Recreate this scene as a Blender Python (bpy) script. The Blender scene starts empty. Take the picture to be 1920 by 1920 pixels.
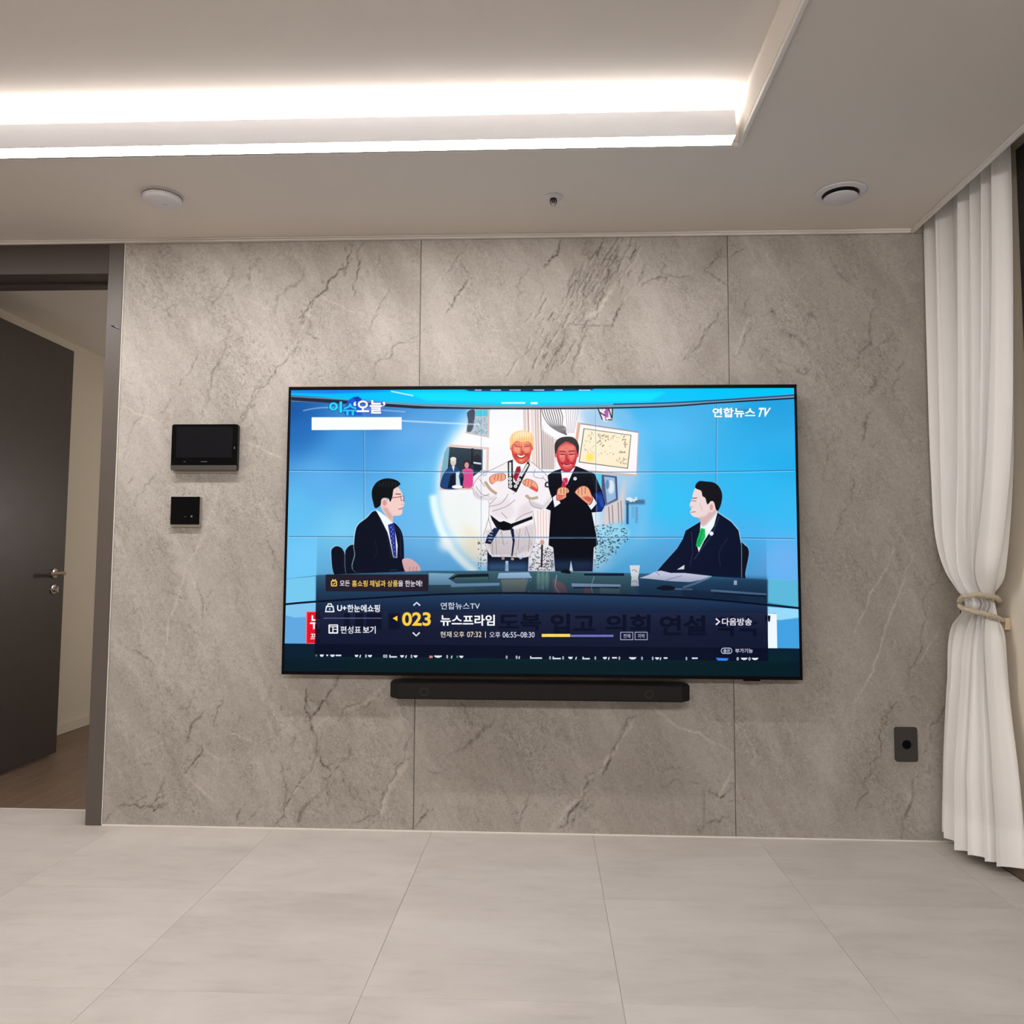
import bpy, bmesh, math, random
import numpy as np
from mathutils import Vector, Matrix

# ------------------------------------------------------------------ camera, world, lights, exposure
scn = bpy.context.scene
COL = scn.collection
scn.view_settings.view_transform = 'Standard'
scn.view_settings.look = 'None'
scn.view_settings.exposure = 0.08
scn.view_settings.gamma = 1.0
scn.view_settings.use_curve_mapping = False

F_PX, PITCH, YAW, ROLL = 1473.07, 0.07077, -0.04363, 0.00512
CAM = Vector((0.49705, -3.01144, 0.9903))
fw = Vector((math.sin(YAW) * math.cos(PITCH), math.cos(YAW) * math.cos(PITCH), math.sin(PITCH)))
r0 = Vector((math.cos(YAW), -math.sin(YAW), 0))
u0 = r0.cross(fw)
rt = math.cos(ROLL) * r0 + math.sin(ROLL) * u0
up = -math.sin(ROLL) * r0 + math.cos(ROLL) * u0
cam_data = bpy.data.cameras.new('camera')
cam = bpy.data.objects.new('camera', cam_data)
COL.objects.link(cam)
cam.matrix_world = Matrix(((rt.x, up.x, -fw.x, CAM.x), (rt.y, up.y, -fw.y, CAM.y), (rt.z, up.z, -fw.z, CAM.z), (0, 0, 0, 1)))
cam_data.sensor_width = 36.0
cam_data.lens = 36.0 * F_PX / 1920.0
cam_data.clip_start = 0.05
scn.camera = cam

world = bpy.data.worlds.new('night'); scn.world = world
world.use_nodes = True
world.node_tree.nodes['Background'].inputs[0].default_value = (0.01, 0.013, 0.02, 1)   # night outside the window
world.node_tree.nodes['Background'].inputs[1].default_value = 0.3

# strengths of the lamps the place has (used by their builders below)
DOWN_LED = 58.0        # diffuser of the linear ceiling light
UP_LED = 19.0          # indirect strip on its top
LED_COLOR = (1.0, 0.95, 0.93, 1)

def area_lamp(name, loc, sx, sy, watts, color, rot=(0, 0, 0)):
    l = bpy.data.lights.new(name, 'AREA'); l.shape = 'RECTANGLE'; l.size = sx; l.size_y = sy
    l.energy = watts; l.color = color
    o = bpy.data.objects.new(name, l); COL.objects.link(o); o.location = loc; o.rotation_euler = rot
    return o
# unseen fill lights added behind the camera and in the room behind the door
area_lamp('living_room_fill', (0.45, -4.3, 2.22), 2.8, 0.3, 84, (1, .95, .93), (math.radians(32), 0, 0))  # stands in for further ceiling lights, tilted towards the stone wall
bl = bpy.data.lights.new('bedroom_fill', 'POINT'); bl.energy = 25; bl.color = (1, .93, .88); bl.shadow_soft_size = .12
blo = bpy.data.objects.new('bedroom_fill', bl); COL.objects.link(blo); blo.location = (-0.5, 2.0, 1.30)  # added to brighten the bedroom; set low so the leaf shades the wall

# ------------------------------------------------------------------ helpers
def link(name, me, mat=None, parent=None, smooth=False):
    o = bpy.data.objects.new(name, me); COL.objects.link(o)
    if mat is not None: me.materials.append(mat)
    if parent is not None: o.parent = parent
    if smooth:
        for p in me.polygons: p.use_smooth = True
    return o
def tag(o, label=None, cat=None, group=None, kind=None):
    if label: o['label'] = label
    if cat: o['category'] = cat
    if group: o['group'] = group
    if kind: o['kind'] = kind
    return o
def empty(name, loc=(0, 0, 0)):
    o = bpy.data.objects.new(name, None); COL.objects.link(o); o.location = loc; o.empty_display_size = 0.05
    return o
def new_mesh(name, bm):
    bmesh.ops.recalc_face_normals(bm, faces=bm.faces)
    me = bpy.data.meshes.new(name); bm.to_mesh(me); bm.free(); return me
def add_box(bm, x0, x1, y0, y1, z0, z1):
    v = [bm.verts.new((x, y, z)) for z in (z0, z1) for y in (y0, y1) for x in (x0, x1)]
    for f in ((0, 1, 3, 2), (4, 5, 7, 6), (0, 1, 5, 4), (2, 3, 7, 6), (0, 2, 6, 4), (1, 3, 7, 5)):
        bm.faces.new([v[i] for i in f])
def box(name, b, mat, parent=None, bevel=0.0, seg=2, origin=None):
    """one box, or a list of boxes, as ONE mesh; origin shifts coordinates to the parent's base"""
    bm = bmesh.new()
    for q in (b if isinstance(b, list) else [b]): add_box(bm, *q)
    if bevel: bmesh.ops.bevel(bm, geom=list(bm.edges), offset=bevel, segments=seg, profile=.5, affect='EDGES')
    if origin: bmesh.ops.translate(bm, verts=bm.verts, vec=-Vector(origin))
    return link(name, new_mesh(name, bm), mat, parent, smooth=False)
def prism(name, pts, axis, a0, a1, mat, parent=None, bevel=0.0, origin=None):
    """outline pts (2D) extruded along axis from a0 to a1"""
    bm = bmesh.new()
    def P(p, a):
        return {'x': (a, p[0], p[1]), 'y': (p[0], a, p[1]), 'z': (p[0], p[1], a)}[axis]
    A = [bm.verts.new(P(p, a0)) for p in pts]; B = [bm.verts.new(P(p, a1)) for p in pts]
    bm.faces.new(A); bm.faces.new(B[::-1]); n = len(pts)
    for i in range(n): bm.faces.new((A[i], A[(i + 1) % n], B[(i + 1) % n], B[i]))
    if bevel: bmesh.ops.bevel(bm, geom=list(bm.edges), offset=bevel, segments=2, profile=.5, affect='EDGES')
    if origin: bmesh.ops.translate(bm, verts=bm.verts, vec=-Vector(origin))
    return link(name, new_mesh(name, bm), mat, parent)
def round_rect(x0, x1, z0, z1, r, n=5):
    pts = []
    for cx, cz, a in ((x1 - r, z1 - r, 0), (x0 + r, z1 - r, 90), (x0 + r, z0 + r, 180), (x1 - r, z0 + r, 270)):
        for k in range(n + 1):
            t = math.radians(a + 90 * k / n); pts.append((cx + r * math.cos(t), cz + r * math.sin(t)))
    return pts
def lathe(name, prof, mat, parent=None, n=48, loc=(0, 0, 0), axis='z'):
    """profile of (radius, height) pairs turned about an axis"""
    bm = bmesh.new(); rings = []
    for r, h in prof:
        if r < 1e-6: rings.append([bm.verts.new((0, 0, h))])
        else: rings.append([bm.verts.new((r * math.cos(2 * math.pi * k / n), r * math.sin(2 * math.pi * k / n), h)) for k in range(n)])
    for a, b in zip(rings, rings[1:]):
        for k in range(n):
            k2 = (k + 1) % n
            if len(a) == 1 and len(b) == 1: continue
            if len(a) == 1: bm.faces.new((a[0], b[k], b[k2]))
            elif len(b) == 1: bm.faces.new((a[k], a[k2], b[0]))
            else: bm.faces.new((a[k], a[k2], b[k2], b[k]))
    if axis == 'y': bmesh.ops.rotate(bm, verts=bm.verts, cent=(0, 0, 0), matrix=Matrix.Rotation(math.pi / 2, 3, 'X'))
    if axis == 'x': bmesh.ops.rotate(bm, verts=bm.verts, cent=(0, 0, 0), matrix=Matrix.Rotation(math.pi / 2, 3, 'Y'))
    o = link(name, new_mesh(name, bm), mat, parent)
    for p in o.data.polygons: p.use_smooth = True
    try: o.data.set_sharp_from_angle(angle=math.radians(35))
    except Exception: pass
    o.location = loc
    return o
def tube_bm(bm, path, r, n=8):
    rings = []
    for i, p in enumerate(path):
        t = (Vector(path[min(i + 1, len(path) - 1)]) - Vector(path[max(i - 1, 0)])).normalized()
        a = t.orthogonal() if i == 0 else (prev - prev.dot(t) * t)
        a.normalize(); prev = a; b = t.cross(a)
        rings.append([bm.verts.new(Vector(p) + r * (math.cos(2 * math.pi * k / n) * a + math.sin(2 * math.pi * k / n) * b)) for k in range(n)])
    for A, B in zip(rings, rings[1:]):
        for k in range(n): bm.faces.new((A[k], A[(k + 1) % n], B[(k + 1) % n], B[k]))
    bm.faces.new(rings[0]); bm.faces.new(rings[-1])

# ------------------------------------------------------------------ materials
def mat_new(name):
    m = bpy.data.materials.new(name); m.use_nodes = True
    nt = m.node_tree
    return m, nt, nt.nodes['Principled BSDF']
class G:
    """small node-graph helper"""
    def __init__(s, nt): s.nt = nt
    def n(s, t, **kw):
        q = s.nt.nodes.new(t)
        for k, v in kw.items(): setattr(q, k, v)
        return q
    def set(s, sock, v):
        if isinstance(v, bpy.types.NodeSocket): s.nt.links.new(v, sock)
        elif isinstance(v, (tuple, list)) and len(v) == 3 and sock.type == 'RGBA': sock.default_value = (*v, 1)
        else: sock.default_value = v
    def math(s, op, a, b=0.0, c=None, clamp=False):
        q = s.n('ShaderNodeMath', operation=op, use_clamp=clamp); s.set(q.inputs[0], a); s.set(q.inputs[1], b)
        if c is not None: s.set(q.inputs[2], c)
        return q.outputs[0]
    def vmath(s, op, a, b):
        q = s.n('ShaderNodeVectorMath', operation=op); s.set(q.inputs[0], a); s.set(q.inputs[1], b); return q.outputs[0]
    def noise(s, vec, scale, detail=4, rough=.55, dist=0.0, out='Fac'):
        q = s.n('ShaderNodeTexNoise'); s.set(q.inputs['Vector'], vec); q.inputs['Scale'].default_value = scale
        q.inputs['Detail'].default_value = detail; q.inputs['Roughness'].default_value = rough; q.inputs['Distortion'].default_value = dist
        return q.outputs[out]
    def remap(s, v, a, b, c=0.0, d=1.0):
        q = s.n('ShaderNodeMapRange'); q.clamp = True
        s.set(q.inputs[0], v); q.inputs[1].default_value = a; q.inputs[2].default_value = b; q.inputs[3].default_value = c; q.inputs[4].default_value = d
        return q.outputs[0]
    def mix(s, f, a, b, mode='MIX'):
        q = s.n('ShaderNodeMix', data_type='RGBA', blend_type=mode)
        s.set(q.inputs[0], f); s.set(q.inputs[6], a); s.set(q.inputs[7], b); return q.outputs[2]
    def bump(s, h, strength, dist=0.002, normal=None):
        q = s.n('ShaderNodeBump'); s.set(q.inputs['Height'], h); q.inputs['Strength'].default_value = strength; q.inputs['Distance'].default_value = dist
        if normal is not None: s.set(q.inputs['Normal'], normal)
        return q.outputs[0]
    def objco(s): return s.n('ShaderNodeTexCoord').outputs['Object']
    def mapping(s, vec, scale=(1, 1, 1), rot=(0, 0, 0), loc=(0, 0, 0)):
        q = s.n('ShaderNodeMapping'); s.set(q.inputs['Vector'], vec); q.inputs['Scale'].default_value = scale
        q.inputs['Rotation'].default_value = rot; q.inputs['Location'].default_value = loc; return q.outputs[0]
    def attr(s, name): return s.n('ShaderNodeAttribute', attribute_name=name).outputs['Fac']

def simple(name, col, rough=.5, metal=0.0, spec=.5, var=.06, vscale=40, bump=0.0, bscale=200, coat=0.0):
    """plain paint, plastic or metal with a little procedural tone variation and relief"""
    m, nt, b = mat_new(name); g = G(nt); oc = g.objco()
    n = g.noise(oc, vscale, 3)
    g.set(b.inputs['Base Color'], g.mix(n, tuple(c * (1 - var) for c in col), tuple(min(1, c * (1 + var)) for c in col)))
    g.set(b.inputs['Roughness'], g.remap(g.noise(oc, vscale * 2.3, 2), .3, .7, rough * .93, min(1, rough * 1.07)))
    b.inputs['Metallic'].default_value = metal
    b.inputs['Specular IOR Level'].default_value = spec
    b.inputs['Coat Weight'].default_value = coat
    if bump: g.set(b.inputs['Normal'], g.bump(g.noise(oc, bscale, 4), bump, .001))
    return m
def emitter(name, col, strength):
    m, nt, b = mat_new(name)
    b.inputs['Base Color'].default_value = (.9, .9, .88, 1)
    b.inputs['Emission Color'].default_value = col; b.inputs['Emission Strength'].default_value = strength
    return m

M = {}
M['ceiling'] = simple('ceiling_paper', (.72, .665, .61), .9, var=.012, vscale=6, bump=.25, bscale=260, spec=.2)
M['trim'] = simple('trim_white', (.74, .70, .65), .55, var=.02)
M['wallpaper'] = simple('wallpaper_cream', (.66, .60, .50), .85, var=.02, vscale=8, bump=.15, bscale=300, spec=.2)
M['backing'] = simple('wall_backing', (.10, .085, .07), .9)
M['caulk'] = simple('white_caulk', (.78, .74, .68), .5)
M['door_film'] = simple('door_frame_film', (.088, .072, .063), .42, var=.03, vscale=15, spec=.7)
M['door_head'] = simple('door_head_film_shaded', (.058, .044, .039), .45, var=.03, vscale=15, spec=.4)  # darker than the jambs: own tone plus shade put into the colour
M['door_dark'] = simple('door_leaf_film', (.042, .034, .031), .45, var=.06, vscale=5)
M['chrome'] = simple('brushed_nickel', (.55, .50, .46), .22, metal=1.0, var=.02)
M['black_glass'] = simple('black_glass', (.0035, .0035, .004), .10, var=.02, spec=.14)
M['screen_off'] = simple('dark_screen', (.008, .008, .010), .12, var=.02, spec=.2)
M['black_plastic'] = simple('black_plastic', (.002, .0018, .003), .4, var=.04, spec=.08)
M['grey_strip'] = simple('dark_grey_strip', (.055, .050, .045), .4, var=.05)
M['silver'] = simple('silver_trim', (.50, .48, .44), .3, metal=.8, var=.03)
M['outlet'] = simple('charcoal_plastic', (.034, .030, .027), .5, var=.04)
M['white_plastic'] = simple('white_plastic', (.66, .64, .655), .45, var=.02)
M['slot'] = simple('dark_slot', (.02, .018, .018), .6)
M['bar_top'] = simple('soundbar_gloss', (.004, .004, .004), .35, var=.05, spec=.2)
M['bar_cloth'] = simple('soundbar_mesh', (.0085, .0068, .0070), .6, var=.10, vscale=900, bump=.4, bscale=1500, spec=.2)
M['bar_ring'] = simple('soundbar_ring', (.015, .013, .013), .5)
M['housing'] = simple('light_housing', (.74, .745, .765), .5, var=.01)
M['led_down'] = emitter('led_diffuser', LED_COLOR, DOWN_LED)
M['led_up'] = emitter('led_strip', (1, .99, 1.0, 1), UP_LED)
M['window_frame'] = simple('window_frame_dark', (.022, .019, .017), .45, var=.04)
M['brown_skirt'] = simple('brown_baseboard', (.16, .115, .08), .5, var=.1, vscale=20)
M['brass'] = simple('cream_bracket', (.62, .50, .33), .4, var=.04)
M['sticker_blue'] = simple('blue_sticker', (.010, .012, .16), .5)
M['sticker_white'] = simple('sticker_stripe', (.45, .47, .70), .5)
M['sprinkler'] = simple('sprinkler_metal', (.10, .075, .065), .3, metal=.9, var=.1)
M['lens'] = simple('small_lens', (.30, .30, .31), .2)

def glass_mat():
    m, nt, b = mat_new('window_glass'); g = G(nt)
    b.inputs['Transmission Weight'].default_value = 1.0; b.inputs['IOR'].default_value = 1.45
    b.inputs['Base Color'].default_value = (.9, .95, .93, 1); b.inputs['Roughness'].default_value = 0.0
    g.set(b.inputs['Roughness'], g.remap(g.noise(g.objco(), 3), .3, .7, 0.0, .01))
    return m
M['glass'] = glass_mat()

def tile_mat():
    m, nt, b = mat_new('floor_tile'); g = G(nt)
    geo = g.n('ShaderNodeNewGeometry').outputs['Position']
    rnd = g.n('ShaderNodeObjectInfo').outputs['Random']
    off = g.n('ShaderNodeCombineXYZ'); g.set(off.inputs[2], g.math('MULTIPLY', rnd, 9.0))
    p = g.vmath('ADD', geo, off.outputs[0])
    c1 = g.noise(g.mapping(p, scale=(.8, 1.6, 1)), 2.6, 6, .58, .5)
    c2 = g.noise(g.mapping(p, scale=(.6, 2.2, 1)), 11, 5, .6, .3)
    c3 = g.noise(p, 90, 3, .6)
    col = g.mix(g.remap(c1, .3, .72), (.46, .423, .388), (.59, .552, .513))
    col = g.mix(g.remap(c2, .35, .75, 0, .45), col, (.63, .59, .55))
    col = g.mix(g.remap(c2, .25, .42, .28, 0), col, (.38, .345, .305))
    col = g.mix(g.remap(c3, .72, .80, 0, .4), col, (.33, .29, .25))
    g.set(b.inputs['Base Color'], col)
    g.set(b.inputs['Roughness'], g.remap(c2, .3, .7, .42, .52))
    b.inputs['Specular IOR Level'].default_value = .4
    g.set(b.inputs['Normal'], g.bump(c2, .06, .002))
    return m
M['tile'] = tile_mat()
M['grout'] = simple('floor_base', (.40, .365, .325), .8)

def wood_mat():
    m, nt, b = mat_new('wood_plank'); g = G(nt)
    geo = g.n('ShaderNodeNewGeometry').outputs['Position']
    rnd = g.n('ShaderNodeObjectInfo').outputs['Random']
    off = g.n('ShaderNodeCombineXYZ'); g.set(off.inputs[1], g.math('MULTIPLY', rnd, 13.0)); g.set(off.inputs[0], g.math('MULTIPLY', rnd, 3.0))
    p = g.vmath('ADD', geo, off.outputs[0])
    gr = g.noise(g.mapping(p, scale=(9, .7, 1)), 6, 6, .6, .6)
    col = g.mix(g.remap(gr, .3, .7), (.13, .082, .055), (.20, .135, .095))
    col = g.mix(g.math('MULTIPLY', rnd, .5), col, (.165, .108, .074))
    g.set(b.inputs['Base Color'], col); b.inputs['Roughness'].default_value = .42
    g.set(b.inputs['Normal'], g.bump(gr, .05, .001))
    return m
M['wood'] = wood_mat()

def stone_mat():
    m, nt, b = mat_new('wall_stone'); g = G(nt)
    oc = g.objco()
    rnd = g.n('ShaderNodeObjectInfo').outputs['Random']
    off = g.n('ShaderNodeCombineXYZ'); g.set(off.inputs[1], g.math('MULTIPLY', rnd, 30.0))
    p = g.vmath('ADD', oc, off.outputs[0])
    # bedding runs up to the right, about 62 degrees
    pr = g.mapping(p, rot=(0, math.radians(28), 0))
    ps = g.mapping(pr, scale=(1, 1, .3))
    warp = g.vmath('MULTIPLY', g.noise(p, 14, 5, .65, 0, 'Color'), (.07, .07, .07))
    psw = g.vmath('ADD', ps, warp)
    pw = g.vmath('ADD', p, g.vmath('MULTIPLY', g.noise(p, 26, 4, .6, 0, 'Color'), (.03, .03, .03)))
    cloud = g.noise(psw, 4.0, 8, .66, .3)
    band = g.noise(psw, 12, 7, .68, .4)
    grain = g.noise(p, 210, 4, .75)
    grit = g.noise(pw, 85, 5, .75, .3)
    fl1 = g.noise(psw, 38, 5, .70, .5)
    fl2 = g.noise(pw, 70, 4, .65, .8)
    where = g.noise(ps, 6.5, 5, .62)
    tone = g.attr('tone'); dark = g.attr('dark'); light = g.attr('light'); coarse = g.attr('coarse')
    col = g.mix(g.remap(cloud, .34, .66), STONE[0], STONE[1])
    col = g.mix(g.remap(band, .52, .72, 0, .5), col, STONE[2])
    col = g.mix(g.remap(band, .30, .46, .45, 0), col, STONE[3])
    edge = g.noise(psw, 2.6, 9, .70, .8)
    col = g.mix(g.remap(edge, .515, .545, 0, .30), col, STONE[3])
    col = g.mix(tone, col, STONE[4])
    col = g.mix(g.remap(grit, .50, .70, 0, .34), col, STONE[4])
    col = g.mix(g.remap(grit, .30, .46, .20, 0), col, STONE[2])
    col = g.mix(g.remap(grain, .34, .60, .20, 0), col, (.12, .105, .09))
    col = g.mix(g.remap(grain, .58, .75, 0, .24), col, (.72, .67, .60))
    # broken dark flecks and specks: noise ridges cut into short pieces, thick where the stone is coarse, sparse elsewhere
    dens = g.math('MAXIMUM', coarse, g.remap(where, .44, .64, .16, .85))
    def ridge(n, w): return g.remap(g.math('ABSOLUTE', g.math('SUBTRACT', n, .5)), w * .35, w, 1, 0)
    cut = g.noise(g.mapping(pr, scale=(1, 1, .55)), 60, 2, .5)
    spk = g.noise(g.mapping(pr, scale=(1, 1, .6)), 95, 2, .5, .6)
    f1 = g.math('MULTIPLY', ridge(fl1, .030), g.remap(cut, .47, .55))
    f2 = g.math('MULTIPLY', ridge(fl2, .034), g.remap(cut, .55, .49))
    f3 = g.remap(spk, .655, .70)
    f3b = g.remap(spk, .70, .74)
    fm = g.math('MULTIPLY', g.math('MAXIMUM', g.math('MAXIMUM', f1, g.math('MULTIPLY', f2, .8)), f3), dens, clamp=True)
    fm = g.math('MAXIMUM', fm, g.math('MULTIPLY', f3b, .5))
    col = g.mix(g.math('MULTIPLY', fm, .56), col, (.085, .072, .058))
    lt = g.math('MULTIPLY', g.remap(g.math('ABSOLUTE', g.math('SUBTRACT', fl1, .56)), .0, .02, 1, 0), dens)
    col = g.mix(g.math('MULTIPLY', lt, .35), col, STONE[2])
    dk = g.math('MULTIPLY', dark, g.remap(grit, .34, .52, .35, 1.3), clamp=True)
    col = g.mix(g.math('MULTIPLY', dk, .95), col, (.085, .072, .06))
    col = g.mix(g.math('MULTIPLY', light, g.remap(grit, .3, .6, 1.0, .5)), col, (.70, .645, .58))
    g.set(b.inputs['Base Color'], col)
    b.inputs['Roughness'].default_value = .62
    b.inputs['Specular IOR Level'].default_value = .3
    h = g.math('SUBTRACT', g.math('ADD', g.math('MULTIPLY', grain, .5), g.math('MULTIPLY', grit, 1.0)), g.math('ADD', g.math('MULTIPLY', dk, .5), g.math('MULTIPLY', fm, .5)))
    g.set(b.inputs['Normal'], g.bump(h, .5, .0018))
    return m
STONE = [(.37, .338, .303), (.515, .480, .440), (.585, .55, .51), (.315, .280, .243), (.25, .219, .190)]
M['stone'] = stone_mat()

def curtain_mat(name, thick):
    m, nt, b = mat_new(name); g = G(nt)
    uv = g.objco()
    wv = g.noise(g.mapping(uv, scale=(1, 1, .3)), 500, 2, .6)
    b.inputs['Base Color'].default_value = (.8, .755, .70, 1)
    g.set(b.inputs['Base Color'], g.mix(wv, (.88, .865, .845), (.95, .935, .915)))
    b.inputs['Roughness'].default_value = .85; b.inputs['Specular IOR Level'].default_value = .15
    g.set(b.inputs['Normal'], g.bump(wv, .15, .0005))
    tr = g.n('ShaderNodeBsdfTranslucent'); tr.inputs[0].default_value = (.86, .81, .74, 1)
    mx = g.n('ShaderNodeMixShader'); mx.inputs[0].default_value = thick
    nt.links.new(b.outputs[0], mx.inputs[1]); nt.links.new(tr.outputs[0], mx.inputs[2])
    nt.links.new(mx.outputs[0], nt.nodes['Material Output'].inputs[0])
    return m
M['curtain'] = curtain_mat('curtain_voile', .18)
M['hem'] = curtain_mat('curtain_hem', .08)
M['rope'] = simple('beige_cord', (.50, .42, .32), .7, var=.25, vscale=350, bump=.5, bscale=900)

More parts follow.
